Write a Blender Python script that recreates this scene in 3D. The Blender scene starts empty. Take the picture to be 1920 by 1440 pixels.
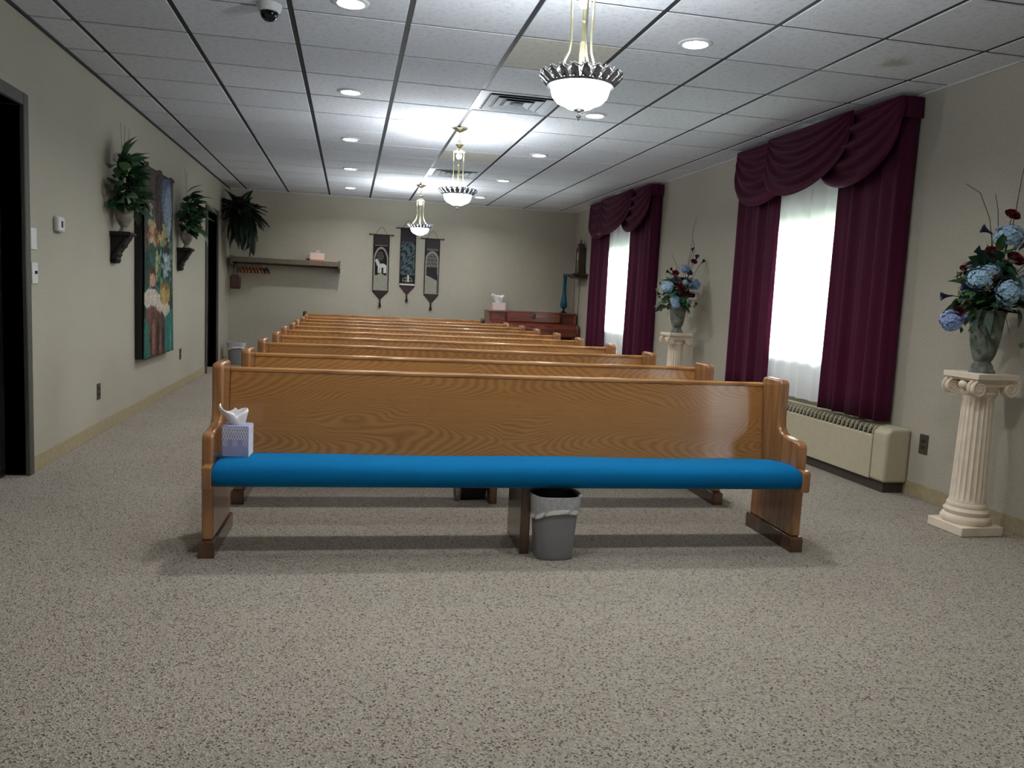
import bpy, math, random
import numpy as np
from mathutils import Matrix, Vector, Euler
PI = math.pi
sc = bpy.context.scene
COL = sc.collection
rnd = random.Random(7)

# ------------------------------------------------------------------ camera, world, exposure
cam_d = bpy.data.cameras.new('camera'); cam = bpy.data.objects.new('camera', cam_d); COL.objects.link(cam)
R0 = Vector((0.97905399, -0.19806228, 0.04716596))
D0 = Vector((0.02467269, -0.11453577, -0.99311269))
F0 = Vector((0.20210035, 0.97347465, -0.10724997))
m = Matrix.Identity(4)
for i in range(3):
    m[i][0] = R0[i]; m[i][1] = -D0[i]; m[i][2] = -F0[i]
m.translation = (0, 0, 1.16)
cam.matrix_world = m
cam_d.sensor_width = 36; cam_d.lens = 1495.6 / 1920 * 36; cam_d.clip_start = 0.05
sc.camera = cam
sc.view_settings.view_transform = 'Standard'; sc.view_settings.look = 'None'
sc.view_settings.gamma = 1; sc.view_settings.use_curve_mapping = False
sc.view_settings.exposure = 0.27
world = bpy.data.worlds.new('overcast_sky'); sc.world = world
world.use_nodes = True
bg = world.node_tree.nodes['Background']
bg.inputs[0].default_value = (0.82, 0.90, 1.0, 1); bg.inputs[1].default_value = 100.0
DOWNLIGHT_W = 10.0
PENDANT_W = 48.0
BOWL_E = 14.0
DL_COL = (1.0, 0.985, 0.95)
PD_COL = (0.90, 0.96, 1.0)

XL, XR, YB, YF, H = -1.81, 3.62, 12.85, -2.6, 2.596

# ------------------------------------------------------------------ materials
def lin(c):
    return tuple(((v / 255) / 12.92 if v / 255 <= .04045 else ((v / 255 + .055) / 1.055) ** 2.4) for v in c)
def newmat(name):
    mt = bpy.data.materials.new(name); mt.use_nodes = True
    nt = mt.node_tree; b = nt.nodes['Principled BSDF']
    return mt, nt, b
def nd(nt, t, **kw):
    n = nt.nodes.new(t)
    for k, v in kw.items():
        if k in n.inputs.keys(): n.inputs[k].default_value = v
        else: setattr(n, k, v)
    return n
def coords(nt, scale=(1, 1, 1), kind='Object', rot=(0, 0, 0)):
    tc = nt.nodes.new('ShaderNodeTexCoord'); mp = nt.nodes.new('ShaderNodeMapping')
    mp.inputs['Scale'].default_value = scale; mp.inputs['Rotation'].default_value = rot
    nt.links.new(tc.outputs[kind], mp.inputs['Vector'])
    return mp.outputs['Vector']
def ramp(nt, fac, stops):
    r = nt.nodes.new('ShaderNodeValToRGB'); e = r.color_ramp.elements
    while len(e) < len(stops): e.new(.5)
    for x, (p, c) in zip(e, stops): x.position = p; x.color = (*c, 1)
    nt.links.new(fac, r.inputs[0]); return r.outputs[0]
def bump(nt, b, fac, strength=.3, dist=.002):
    n = nd(nt, 'ShaderNodeBump', Strength=strength, Distance=dist)
    nt.links.new(fac, n.inputs['Height']); nt.links.new(n.outputs[0], b.inputs['Normal'])
def plain(name, c, rough=.5, metal=0, vary=.12, scale=30, bumps=0, spec=.5):
    """a plain colour with slight procedural mottling"""
    mt, nt, b = newmat(name); l = lin(c)
    n = nd(nt, 'ShaderNodeTexNoise', Scale=scale, Detail=3.0)
    nt.links.new(coords(nt), n.inputs['Vector'])
    o = ramp(nt, n.outputs['Fac'], [(.3, tuple(v * (1 - vary) for v in l)), (.7, tuple(min(1, v * (1 + vary)) for v in l))])
    nt.links.new(o, b.inputs['Base Color'])
    b.inputs['Roughness'].default_value = rough; b.inputs['Metallic'].default_value = metal
    b.inputs['Specular IOR Level'].default_value = spec
    if bumps: bump(nt, b, n.outputs['Fac'], bumps)
    return mt
def wood(name, dark, light, axis='x', rough=.24, scale=1.0):
    mt, nt, b = newmat(name)
    st = {'x': (.10, 1, 1), 'z': (1, 1, .10), 'y': (1, .10, 1)}[axis]
    v = coords(nt, tuple(s * scale for s in st))
    n1 = nd(nt, 'ShaderNodeTexNoise', Scale=5.0, Detail=2.0, Roughness=.5); nt.links.new(v, n1.inputs['Vector'])
    mul = nd(nt, 'ShaderNodeMath', operation='MULTIPLY'); mul.inputs[1].default_value = 16.0 if axis == 'z' else 26.0
    nt.links.new(n1.outputs['Fac'], mul.inputs[0])
    fr = nd(nt, 'ShaderNodeMath', operation='PINGPONG'); fr.inputs[1].default_value = 1.0
    nt.links.new(mul.outputs[0], fr.inputs[0])
    v2 = coords(nt, tuple(s * scale * f for s, f in zip(st, (1, 1, 1))))
    n2 = nd(nt, 'ShaderNodeTexNoise', Scale=120.0, Detail=2.0); nt.links.new(v2, n2.inputs['Vector'])
    mx = nd(nt, 'ShaderNodeMath', operation='MULTIPLY_ADD'); mx.inputs[1].default_value = .55
    nt.links.new(fr.outputs[0], mx.inputs[0])
    m2 = nd(nt, 'ShaderNodeMath', operation='MULTIPLY'); m2.inputs[1].default_value = .45
    nt.links.new(n2.outputs['Fac'], m2.inputs[0]); nt.links.new(m2.outputs[0], mx.inputs[2])
    o = ramp(nt, mx.outputs[0], [(.12, lin(dark)), (.62, lin(light))])
    nt.links.new(o, b.inputs['Base Color'])
    b.inputs['Roughness'].default_value = rough
    b.inputs['Coat Weight'].default_value = .45; b.inputs['Coat Roughness'].default_value = .09
    return mt
def oak_board(name, dark, light, rough=.22):
    """plain-sawn oak: parabolic cathedral figure running along x, fine pores on top"""
    mt, nt, b = newmat(name)
    def mth(op, a, c=None, d=None):
        n = nt.nodes.new('ShaderNodeMath'); n.operation = op
        for i, q in enumerate((a, c, d)):
            if q is None: continue
            if isinstance(q, (int, float)): n.inputs[i].default_value = q
            else: nt.links.new(q, n.inputs[i])
        return n.outputs[0]
    tc = nt.nodes.new('ShaderNodeTexCoord'); sp = nt.nodes.new('ShaderNodeSeparateXYZ'); nt.links.new(tc.outputs['Object'], sp.inputs[0])
    oi = nt.nodes.new('ShaderNodeObjectInfo')
    n1 = nd(nt, 'ShaderNodeTexNoise', noise_dimensions='4D', Scale=2.2, Detail=1.5)
    nt.links.new(coords(nt, (.8, .8, 2.2)), n1.inputs['Vector']); nt.links.new(mth('MULTIPLY', oi.outputs['Random'], 40.0), n1.inputs['W'])
    zz = mth('MULTIPLY_ADD', n1.outputs['Fac'], .30, sp.outputs['Z'])
    d = mth('PINGPONG', zz, .15)
    f = mth('ADD', mth('MULTIPLY_ADD', mth('MULTIPLY', d, d), 1000.0, mth('MULTIPLY', mth('PINGPONG', sp.outputs['X'], 1.35), 34.0)), mth('MULTIPLY', n1.outputs['Fac'], 16.0))
    st = mth('PINGPONG', f, 1.0)
    n2 = nd(nt, 'ShaderNodeTexNoise', Scale=140.0, Detail=2.0); nt.links.new(coords(nt, (.06, 1, 1)), n2.inputs['Vector'])
    n3 = nd(nt, 'ShaderNodeTexNoise', Scale=3.0, Detail=2.0); nt.links.new(coords(nt, (.4, 1, 2)), n3.inputs['Vector'])
    v = mth('ADD', mth('MULTIPLY_ADD', st, .42, mth('MULTIPLY', n2.outputs['Fac'], .45)), mth('MULTIPLY', n3.outputs['Fac'], .35))
    o = ramp(nt, v, [(.22, lin(dark)), (.78, lin(light))])
    nt.links.new(o, b.inputs['Base Color'])
    b.inputs['Roughness'].default_value = rough
    b.inputs['Coat Weight'].default_value = .5; b.inputs['Coat Roughness'].default_value = .09
    return mt
def emit(name, c, s):
    mt, nt, b = newmat(name)
    b.inputs['Base Color'].default_value = (.8, .8, .8, 1)
    b.inputs['Emission Color'].default_value = (*c, 1); b.inputs['Emission Strength'].default_value = s
    return mt
def carpet():
    mt, nt, b = newmat('speckled_carpet')
    v = coords(nt)
    vo = nd(nt, 'ShaderNodeTexVoronoi', Scale=190.0); nt.links.new(v, vo.inputs['Vector'])
    n1 = nd(nt, 'ShaderNodeTexNoise', Scale=110.0, Detail=3.0, Roughness=.7); nt.links.new(v, n1.inputs['Vector'])
    n2 = nd(nt, 'ShaderNodeTexNoise', Scale=1.2, Detail=3.0); nt.links.new(v, n2.inputs['Vector'])
    sep = nd(nt, 'ShaderNodeSeparateColor'); nt.links.new(vo.outputs['Color'], sep.inputs[0])
    base = ramp(nt, sep.outputs[0], [(.0, lin((88, 78, 70))), (.09, lin((122, 113, 104))), (.22, lin((166, 159, 148))),
                                     (.75, lin((178, 171, 160))), (1.0, lin((192, 185, 175)))])
    mx = nd(nt, 'ShaderNodeMix', data_type='RGBA', blend_type='MULTIPLY'); mx.inputs[0].default_value = 1
    f = ramp(nt, n1.outputs['Fac'], [(.3, (.72, .71, .70)), (.65, (1, 1, 1))])
    nt.links.new(base, mx.inputs[6]); nt.links.new(f, mx.inputs[7])
    my = nd(nt, 'ShaderNodeMix', data_type='RGBA', blend_type='MULTIPLY'); my.inputs[0].default_value = 1
    g = ramp(nt, n2.outputs['Fac'], [(.3, (.92, .91, .90)), (.7, (1, 1, 1))])
    nt.links.new(mx.outputs[2], my.inputs[6]); nt.links.new(g, my.inputs[7])
    nt.links.new(my.outputs[2], b.inputs['Base Color'])
    b.inputs['Roughness'].default_value = .95; b.inputs['Specular IOR Level'].default_value = .1
    bump(nt, b, vo.outputs['Distance'], .7, .006)
    return mt
def wallpaper():
    mt, nt, b = newmat('beige_vinyl_wallcovering')
    v = coords(nt)
    n1 = nd(nt, 'ShaderNodeTexNoise', Scale=90.0, Detail=4.0); nt.links.new(v, n1.inputs['Vector'])
    n2 = nd(nt, 'ShaderNodeTexNoise', Scale=1.1, Detail=2.0); nt.links.new(v, n2.inputs['Vector'])
    a = ramp(nt, n1.outputs['Fac'], [(.3, lin((168, 163, 148))), (.7, lin((182, 177, 162)))])
    g = ramp(nt, n2.outputs['Fac'], [(.3, (.93, .93, .93)), (.7, (1, 1, 1))])
    mx = nd(nt, 'ShaderNodeMix', data_type='RGBA', blend_type='MULTIPLY'); mx.inputs[0].default_value = 1
    nt.links.new(a, mx.inputs[6]); nt.links.new(g, mx.inputs[7])
    nt.links.new(mx.outputs[2], b.inputs['Base Color'])
    b.inputs['Roughness'].default_value = .6; b.inputs['Specular IOR Level'].default_value = .3
    bump(nt, b, n1.outputs['Fac'], .25, .002)
    return mt
def tile_mat(name, c, stain=False):
    mt, nt, b = newmat(name); l = lin(c)
    v = coords(nt)
    vo = nd(nt, 'ShaderNodeTexVoronoi', Scale=55.0); nt.links.new(v, vo.inputs['Vector'])
    n1 = nd(nt, 'ShaderNodeTexNoise', Scale=26.0, Detail=4.0, Roughness=.7); nt.links.new(v, n1.inputs['Vector'])
    pit = ramp(nt, vo.outputs['Distance'], [(.10, tuple(.72 * x for x in l)), (.22, l)])
    f = ramp(nt, n1.outputs['Fac'], [(.32, (.80, .80, .80)), (.5, (1, 1, 1))])
    mx = nd(nt, 'ShaderNodeMix', data_type='RGBA', blend_type='MULTIPLY'); mx.inputs[0].default_value = 1
    nt.links.new(pit, mx.inputs[6]); nt.links.new(f, mx.inputs[7])
    oi = nd(nt, 'ShaderNodeObjectInfo')
    t = ramp(nt, oi.outputs['Random'], [(0, (.90, .90, .905)), (1, (1, 1, 1))])
    my = nd(nt, 'ShaderNodeMix', data_type='RGBA', blend_type='MULTIPLY'); my.inputs[0].default_value = 1
    nt.links.new(mx.outputs[2], my.inputs[6]); nt.links.new(t, my.inputs[7])
    out = my.outputs[2]
    if stain:
        n3 = nd(nt, 'ShaderNodeTexNoise', Scale=6.0, Detail=3.0); nt.links.new(v, n3.inputs['Vector'])
        ln = nd(nt, 'ShaderNodeVectorMath', operation='LENGTH'); nt.links.new(coords(nt, (5, 3.6, 1)), ln.inputs[0])
        ad = nd(nt, 'ShaderNodeMath', operation='ADD'); nt.links.new(n3.outputs['Fac'], ad.inputs[0]); nt.links.new(ln.outputs['Value'], ad.inputs[1])
        s = ramp(nt, ad.outputs[0], [(.62, (.66, .62, .52)), (1.25, (1, 1, 1))])
        mz = nd(nt, 'ShaderNodeMix', data_type='RGBA', blend_type='MULTIPLY'); mz.inputs[0].default_value = 1
        nt.links.new(out, mz.inputs[6]); nt.links.new(s, mz.inputs[7]); out = mz.outputs[2]
    nt.links.new(out, b.inputs['Base Color'])
    b.inputs['Roughness'].default_value = .9; b.inputs['Specular IOR Level'].default_value = .1
    bump(nt, b, n1.outputs['Fac'], .3, .003)
    return mt
def fabric(name, c, rough=.8, weave=400, trans=0, sheen=.3):
    mt, nt, b = newmat(name); l = lin(c)
    n = nd(nt, 'ShaderNodeTexNoise', Scale=weave, Detail=2.0); nt.links.new(coords(nt), n.inputs['Vector'])
    o = ramp(nt, n.outputs['Fac'], [(.3, tuple(v * .85 for v in l)), (.7, tuple(v * 1.12 for v in l))])
    nt.links.new(o, b.inputs['Base Color'])
    b.inputs['Roughness'].default_value = rough; b.inputs['Sheen Weight'].default_value = sheen
    b.inputs['Specular IOR Level'].default_value = .12
    if trans:
        tr = nd(nt, 'ShaderNodeBsdfTranslucent'); nt.links.new(o, tr.inputs[0])
        ms = nd(nt, 'ShaderNodeMixShader'); ms.inputs[0].default_value = trans
        out = nt.nodes['Material Output']
        nt.links.new(b.outputs[0], ms.inputs[1]); nt.links.new(tr.outputs[0], ms.inputs[2]); nt.links.new(ms.outputs[0], out.inputs[0])
    return mt
def sheer_mat():
    mt, nt, b = newmat('white_sheer_voile'); nt.nodes.remove(b)
    n = nd(nt, 'ShaderNodeTexNoise', Scale=500.0); nt.links.new(coords(nt), n.inputs['Vector'])
    c = ramp(nt, n.outputs['Fac'], [(.3, (.86, .86, .87)), (.7, (.93, .93, .94))])
    df = nd(nt, 'ShaderNodeBsdfDiffuse'); tl = nd(nt, 'ShaderNodeBsdfTranslucent'); tp = nd(nt, 'ShaderNodeBsdfTransparent')
    nt.links.new(c, df.inputs[0]); nt.links.new(c, tl.inputs[0])
    m1 = nd(nt, 'ShaderNodeMixShader'); m1.inputs[0].default_value = .42
    m2 = nd(nt, 'ShaderNodeMixShader'); m2.inputs[0].default_value = .08
    nt.links.new(df.outputs[0], m1.inputs[1]); nt.links.new(tl.outputs[0], m1.inputs[2])
    nt.links.new(m1.outputs[0], m2.inputs[1]); nt.links.new(tp.outputs[0], m2.inputs[2])
    nt.links.new(m2.outputs[0], nt.nodes['Material Output'].inputs[0])
    return mt
def glass_mat(name, c=(1, 1, 1)):
    mt, nt, b = newmat(name); nt.nodes.remove(b)
    tp = nd(nt, 'ShaderNodeBsdfTransparent'); tp.inputs[0].default_value = (*c, 1)
    gl = nd(nt, 'ShaderNodeBsdfGlossy', Roughness=.02)
    fr = nd(nt, 'ShaderNodeFresnel', IOR=1.45)
    ms = nd(nt, 'ShaderNodeMixShader')
    nt.links.new(fr.outputs[0], ms.inputs[0]); nt.links.new(tp.outputs[0], ms.inputs[1]); nt.links.new(gl.outputs[0], ms.inputs[2])
    nt.links.new(ms.outputs[0], nt.nodes['Material Output'].inputs[0])
    return mt
def print_mat(name, rough=.9):
    mt, nt, b = newmat(name)
    a = nd(nt, 'ShaderNodeAttribute', attribute_name='dye')
    n = nd(nt, 'ShaderNodeTexNoise', Scale=260.0, Detail=2.0); nt.links.new(coords(nt), n.inputs['Vector'])
    g = ramp(nt, n.outputs['Fac'], [(.3, (.86, .86, .86)), (.7, (1, 1, 1))])
    mx = nd(nt, 'ShaderNodeMix', data_type='RGBA', blend_type='MULTIPLY'); mx.inputs[0].default_value = 1
    nt.links.new(a.outputs['Color'], mx.inputs[6]); nt.links.new(g, mx.inputs[7])
    nt.links.new(mx.outputs[2], b.inputs['Base Color'])
    b.inputs['Roughness'].default_value = rough; b.inputs['Specular IOR Level'].default_value = .15
    return mt
def diffuser_mat():  # for the added window panels that pass a little daylight
    mt, nt, b = newmat('white_diffuser'); nt.nodes.remove(b)
    n = nd(nt, 'ShaderNodeTexNoise', Scale=300.0); nt.links.new(coords(nt), n.inputs['Vector'])
    c = ramp(nt, n.outputs['Fac'], [(.3, (.80, .80, .81)), (.7, (.86, .86, .87))])
    df = nd(nt, 'ShaderNodeBsdfDiffuse'); tl = nd(nt, 'ShaderNodeBsdfTranslucent'); ms = nd(nt, 'ShaderNodeMixShader'); ms.inputs[0].default_value = .035
    nt.links.new(c, df.inputs[0]); nt.links.new(c, tl.inputs[0])
    nt.links.new(df.outputs[0], ms.inputs[1]); nt.links.new(tl.outputs[0], ms.inputs[2]); nt.links.new(ms.outputs[0], nt.nodes['Material Output'].inputs[0])
    return mt
M = dict(
    diffuser=diffuser_mat(),
    carpet=carpet(), wall=wallpaper(), base=plain('tan_base', (160, 148, 118), .6),
    tile=tile_mat('fissured_tile', (226, 228, 232)), tile_beige=tile_mat('cream_tile', (222, 219, 206)),
    tile_stain=tile_mat('stained_tile', (226, 228, 232), True),
    bar=plain('dark_grid', (34, 36, 40), .6), bar_white=plain('white_grid', (210, 214, 218), .5),
    oak=oak_board('oak_board', (142, 96, 52), (178, 126, 73)), oak_v=wood('oak_end', (126, 86, 53), (158, 112, 72), 'z'), oak_rail=wood('oak_rail', (136, 92, 52), (184, 132, 80), 'x'),
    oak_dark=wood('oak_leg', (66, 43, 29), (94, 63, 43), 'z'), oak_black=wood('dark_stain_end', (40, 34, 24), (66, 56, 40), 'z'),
    teal=fabric('teal_upholstery', (4, 104, 156), .9, 300, 0, 0), wine=fabric('burgundy_damask', (76, 20, 48), .6, 200, .12, .05),
    sheer=sheer_mat(), glass=glass_mat('window_glass'), frame=plain('white_window_frame', (220, 222, 222), .5),
    plaster=plain('cream_plaster', (226, 212, 192), .75, 0, .08, 14, .25),
    urn=plain('mottled_stone', (112, 118, 110), .85, 0, .6, 16, .4),
    urn_pale=plain('pale_stone', (150, 148, 134), .85, 0, .4, 18, .4),
    heater=plain('cream_enamel', (184, 177, 152), .45, 0, .05), heater_dark=plain('brown_plinth', (62, 52, 44), .6),
    slot=plain('dark_slot', (36, 34, 32), .7), black=plain('black_paint', (9, 9, 10), .7), darkdoor=plain('dark_door', (22, 20, 22), .45),
    jamb=plain('grey_brown_jamb', (74, 72, 66), .55), plastic=plain('white_plastic', (214, 216, 214), .4, 0, .04),
    brownplate=plain('brown_plate', (74, 62, 50), .5), brass=plain('pale_brass', (208, 202, 166), .25, .9, .1),
    pewter=plain('antique_silver', (158, 158, 162), .35, .8, .3, 60), chrome=plain('chrome', (200, 200, 205), .2, .9),
    bowl=emit('frosted_glass_lit', PD_COL, BOWL_E), lens=emit('lit_lens', DL_COL, 9.0), bulb=emit('lit_bulb', PD_COL, 12.0),
    trimw=plain('white_trim', (225, 228, 230), .45, 0, .03),
    vent=plain('white_vent', (196, 202, 208), .5, 0, .06), ventdark=plain('vent_gap', (112, 118, 124), .6),
    mahog=wood('mahogany', (74, 32, 22), (122, 56, 38), 'x', .3), mahog_d=wood('dark_mahogany', (40, 18, 14), (70, 32, 24), 'x', .35),
    walnut=wood('walnut', (36, 24, 18), (62, 42, 32), 'z', .35),
    shelfw=wood('shelf_wood', (96, 62, 44), (134, 92, 68), 'x', .5), shelfg=plain('grey_brown_bracket', (104, 94, 78), .6),
    hanger=wood('hanger_wood', (112, 66, 34), (150, 92, 50), 'z', .5), maroon=plain('maroon_leather', (58, 26, 22), .5),
    paperbag=plain('pink_white_paper', (222, 196, 184), .8, 0, .05), paper=plain('white_tissue', (236, 236, 236), .9, 0, .04),
    cardboard=plain('pink_cardboard', (222, 202, 196), .8, 0, .05),
    bluebox=plain('lavender_card', (150, 150, 186), .7, 0, .1, 8), boxline=plain('white_ink', (232, 232, 238), .8),
    can=plain('grey_plastic', (132, 132, 136), .5, 0, .04), liner=fabric('translucent_liner', (206, 208, 212), .35, 60, .25, 0),
    linerdark=plain('black_liner', (26, 26, 28), .4),
    blueglass=plain('blue_glass', (10, 86, 108), .08, 0, .1), bluedark=plain('dark_blue_glass', (10, 34, 44), .15),
    leaf=plain('dark_leaf', (30, 66, 40), .4, 0, .4, 25), leaf2=plain('mid_leaf', (52, 96, 56), .4, 0, .4, 25),
    leaf3=plain('variegated_leaf', (104, 136, 96), .45, 0, .5, 30), fern=plain('dark_fern', (20, 42, 26), .6, 0, .4, 40),
    ivy=plain('ivy_leaf', (72, 96, 60), .5, 0, .4, 40), sage=plain('sage_leaf', (84, 104, 92), .6, 0, .3, 30),
    hyd=plain('blue_petal', (166, 200, 226), .7, 0, .22, 70), hyd2=plain('violet_blue_petal', (146, 168, 214), .7, 0, .22, 70),
    hydp=plain('pale_blue_petal', (160, 186, 196), .7, 0, .2, 70),
    rose=plain('crimson_petal', (110, 18, 32), .6, 0, .25, 60), mauve=plain('mauve_petal', (116, 96, 104), .7, 0, .2, 60),
    navy=plain('navy_petal', (28, 34, 66), .5, 0, .25, 40), cream=plain('cream_bud', (168, 164, 134), .7, 0, .2, 60),
    stem=plain('green_stem', (48, 64, 40), .6), twig=plain('brown_twig', (70, 58, 44), .8),
    tap=print_mat('woven_tapestry'), banner=print_mat('woven_banner'), tasselm=fabric('dark_tassel', (34, 28, 28), .9, 200),
    cord=plain('brown_cord', (70, 58, 48), .8), rod=plain('bronze_rod', (84, 72, 56), .4, .6), bracket=plain('black_carved_wood', (16, 14, 14), .75, 0, .4, 30, .4),
    dial=plain('brass_dial', (190, 176, 130), .35, .4), clockglass=plain('clock_glass', (120, 116, 104), .1), wire=plain('grey_wire', (96, 92, 84), .6),
    lamphouse=plain('camera_white', (210, 212, 214), .4, 0, .03), dome=plain('smoked_dome', (12, 13, 16), .08, 0, .05),
    ground=plain('grass', (96, 110, 80), .9, 0, .3, 2), ivory=plain('ivory_key', (225, 220, 205), .4, 0, .03),
)

# ------------------------------------------------------------------ mesh helpers
class MB:
    def __init__(s): s.v = []; s.f = []
    def add(s, vs, fs):
        o = len(s.v); s.v += [tuple(v) for v in vs]; s.f += [tuple(i + o for i in f) for f in fs]; return s
    def box(s, x0, x1, y0, y1, z0, z1):
        return s.add([(x0, y0, z0), (x1, y0, z0), (x1, y1, z0), (x0, y1, z0), (x0, y0, z1), (x1, y0, z1), (x1, y1, z1), (x0, y1, z1)],
                     [(0, 3, 2, 1), (4, 5, 6, 7), (0, 1, 5, 4), (1, 2, 6, 5), (2, 3, 7, 6), (3, 0, 4, 7)])
    def prism(s, pts, a0, a1, axis='x'):
        n = len(pts)
        def P(p, a): return {'x': (a, p[0], p[1]), 'y': (p[0], a, p[1]), 'z': (p[0], p[1], a)}[axis]
        vs = [P(p, a0) for p in pts] + [P(p, a1) for p in pts]
        fs = [tuple(range(n))[::-1], tuple(range(n, 2 * n))] + [(i, (i + 1) % n, n + (i + 1) % n, n + i) for i in range(n)]
        return s.add(vs, fs)
    def lathe(s, prof, n=24, c=(0, 0, 0), rmod=None, axis='z', caps=True):
        vs = []
        for r, z in prof:
            for k in range(n):
                a = 2 * PI * k / n; rr = r * (rmod(a, z) if rmod else 1)
                p = (rr * math.cos(a), rr * math.sin(a), z)
                if axis == 'y': p = (p[0], p[2], p[1])
                if axis == 'x': p = (p[2], p[0], p[1])
                vs.append((p[0] + c[0], p[1] + c[1], p[2] + c[2]))
        fs = []
        for i in range(len(prof) - 1):
            for k in range(n):
                fs.append((i * n + k, i * n + (k + 1) % n, (i + 1) * n + (k + 1) % n, (i + 1) * n + k))
        if caps:
            fs.append(tuple(range(n))[::-1]); fs.append(tuple(range((len(prof) - 1) * n, len(prof) * n)))
        return s.add(vs, fs)
    def tube(s, path, r, n=8, closed=False, flat=None):
        path = [Vector(p) for p in path]; L = len(path); vs = []; prev = None
        for i, p in enumerate(path):
            if closed: t = path[(i + 1) % L] - path[i - 1]
            else: t = path[min(i + 1, L - 1)] - path[max(i - 1, 0)]
            t.normalize()
            if prev is None:
                u = t.orthogonal().normalized()
            else:
                u = prev - t * prev.dot(t); u.normalize()
            prev = u; w = t.cross(u)
            ri = r[i] if isinstance(r, (list, tuple)) else r
            for k in range(n):
                a = 2 * PI * k / n
                vs.append(p + u * (ri * math.cos(a)) + w * (ri * math.sin(a)))
        fs = []
        for i in range(L if closed else L - 1):
            j = (i + 1) % L
            for k in range(n):
                fs.append((i * n + k, i * n + (k + 1) % n, j * n + (k + 1) % n, j * n + k))
        if not closed:
            fs.append(tuple(range(n))[::-1]); fs.append(tuple(range((L - 1) * n, L * n)))
        return s.add(vs, fs)
    def grid(s, fn, nu, nv, wrap=False):
        vs = [fn(i / (nu if wrap else nu - 1), j / (nv - 1)) for j in range(nv) for i in range(nu)]
        fs = []
        for j in range(nv - 1):
            for i in range(nu if wrap else nu - 1):
                fs.append((j * nu + i, j * nu + (i + 1) % nu, (j + 1) * nu + (i + 1) % nu, (j + 1) * nu + i))
        return s.add(vs, fs)
    def ball(s, c, r, n=12, m=7):
        r = (r, r, r) if not isinstance(r, (tuple, list)) else r
        pr = [(max(1e-4, math.sin(PI * j / m)), -math.cos(PI * j / m)) for j in range(m + 1)]
        o = MB().lathe(pr, n)
        return s.add([(v[0] * r[0] + c[0], v[1] * r[1] + c[1], v[2] * r[2] + c[2]) for v in o.v], o.f)
    def mesh(s, name, mat, smooth=True, angle=40):
        me = bpy.data.meshes.new(name); me.from_pydata(s.v, [], s.f); me.update()
        if mat is not None: me.materials.append(M[mat] if isinstance(mat, str) else mat)
        if smooth:
            me.polygons.foreach_set('use_smooth', [True] * len(me.polygons))
            me.set_sharp_from_angle(angle=math.radians(angle))
        return me
def link(name, me, parent=None, mtx=None):
    o = bpy.data.objects.new(name, me); COL.objects.link(o)
    if parent is not None: o.parent = parent
    if mtx is not None: o.matrix_basis = mtx
    return o
def obj(name, mb, mat, parent=None, bevel=0, seg=2, smooth=True, angle=40, solid=0, label=None, loc=None, kind=None):
    o = link(name, mb.mesh(name, mat, smooth, angle), parent)
    if loc is not None: o.location = loc
    if solid:
        md = o.modifiers.new('solid', 'SOLIDIFY'); md.thickness = solid; md.offset = 0
    if bevel:
        md = o.modifiers.new('bevel', 'BEVEL'); md.width = bevel; md.segments = seg; md.limit_method = 'ANGLE'; md.angle_limit = math.radians(35)
        md.harden_normals = False
    if label: o['label'] = label
    if kind: o['kind'] = kind
    return o
def tag(o, label, cat, group=None):
    o['label'] = label; o['category'] = cat
    if group: o['group'] = group
    return o
def thing(name, label, cat, loc=(0, 0, 0), rz=0, group=None):
    o = bpy.data.objects.new(name, None); COL.objects.link(o); o.empty_display_size = .1
    o.location = loc; o.rotation_euler = (0, 0, rz)
    return tag(o, label, cat, group)
def struct(name, mb, mat, parent=None, **kw):
    o = obj(name, mb, mat, parent, **kw); o['kind'] = 'structure'; return o
def dup(root, loc=None, rz=None, label=None):
    r = root.copy(); COL.objects.link(r)
    if loc is not None: r.location = loc
    if rz is not None: r.rotation_euler = (0, 0, rz)
    if label: r['label'] = label
    for ch in list(root.children):
        c = ch.copy(); COL.objects.link(c); c.parent = r
        for g in list(ch.children):
            d = g.copy(); COL.objects.link(d); d.parent = c
    return r
def rect_minus(y0, y1, z0, z1, holes):
    """boxes (y0,y1,z0,z1) that cover a wall face less rectangular holes sorted along y"""
    out = []; y = y0
    for a, b, c, d in holes:
        if a > y: out.append((y, a, z0, z1))
        if c > z0: out.append((a, b, z0, c))
        if d < z1: out.append((a, b, d, z1))
        y = b
    if y < y1: out.append((y, y1, z0, z1))
    return out

# ------------------------------------------------------------------ room shell
struct('floor', MB().box(XL - .15, XR + .16, YF - .15, YB + .15, -.12, 0), 'carpet', smooth=False)
struct('wall_back', MB().box(XL - .15, XR + .15, YB, YB + .15, 0, H + .1), 'wall', smooth=False)
struct('wall_front', MB().box(XL - .15, XR + .15, YF - .15, YF, 0, H + .1), 'wall', smooth=False)
DO = [(4.10, 5.0, 0, 2.09), (10.90, 11.72, 0, 2.09)]
mb = MB()
for a, b, c, d in rect_minus(YF, YB, 0, H + .1, DO): mb.box(XL - .15, XL, a, b, c, d)
struct('wall_left', mb, 'wall', smooth=False)
W2 = 4.42
W3 = 5.55
WIN = [(4.98 - W3, 6.72 - W3, .58, 2.24), (4.98, 6.72, .58, 2.24), (4.98 + W2, 6.72 + W2, .58, 2.24)]
mb = MB()
for a, b, c, d in rect_minus(YF, YB, 0, H + .1, WIN): mb.box(XR, XR + .15, a, b, c, d)
struct('wall_right', mb, 'wall', smooth=False)
mb = MB()
for a, b in ((YF, 4.03), (5.07, 10.83), (11.79, YB)): mb.box(XL, XL + .006, a, b, 0, .095)
struct('baseboard_left', mb, 'base', bevel=.002)
struct('baseboard_back', MB().box(XL, XR, YB - .006, YB, 0, .095), 'base', bevel=.002)
struct('baseboard_right', MB().box(XR - .006, XR, YF, YB, 0, .095), 'base', bevel=.002)
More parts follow.
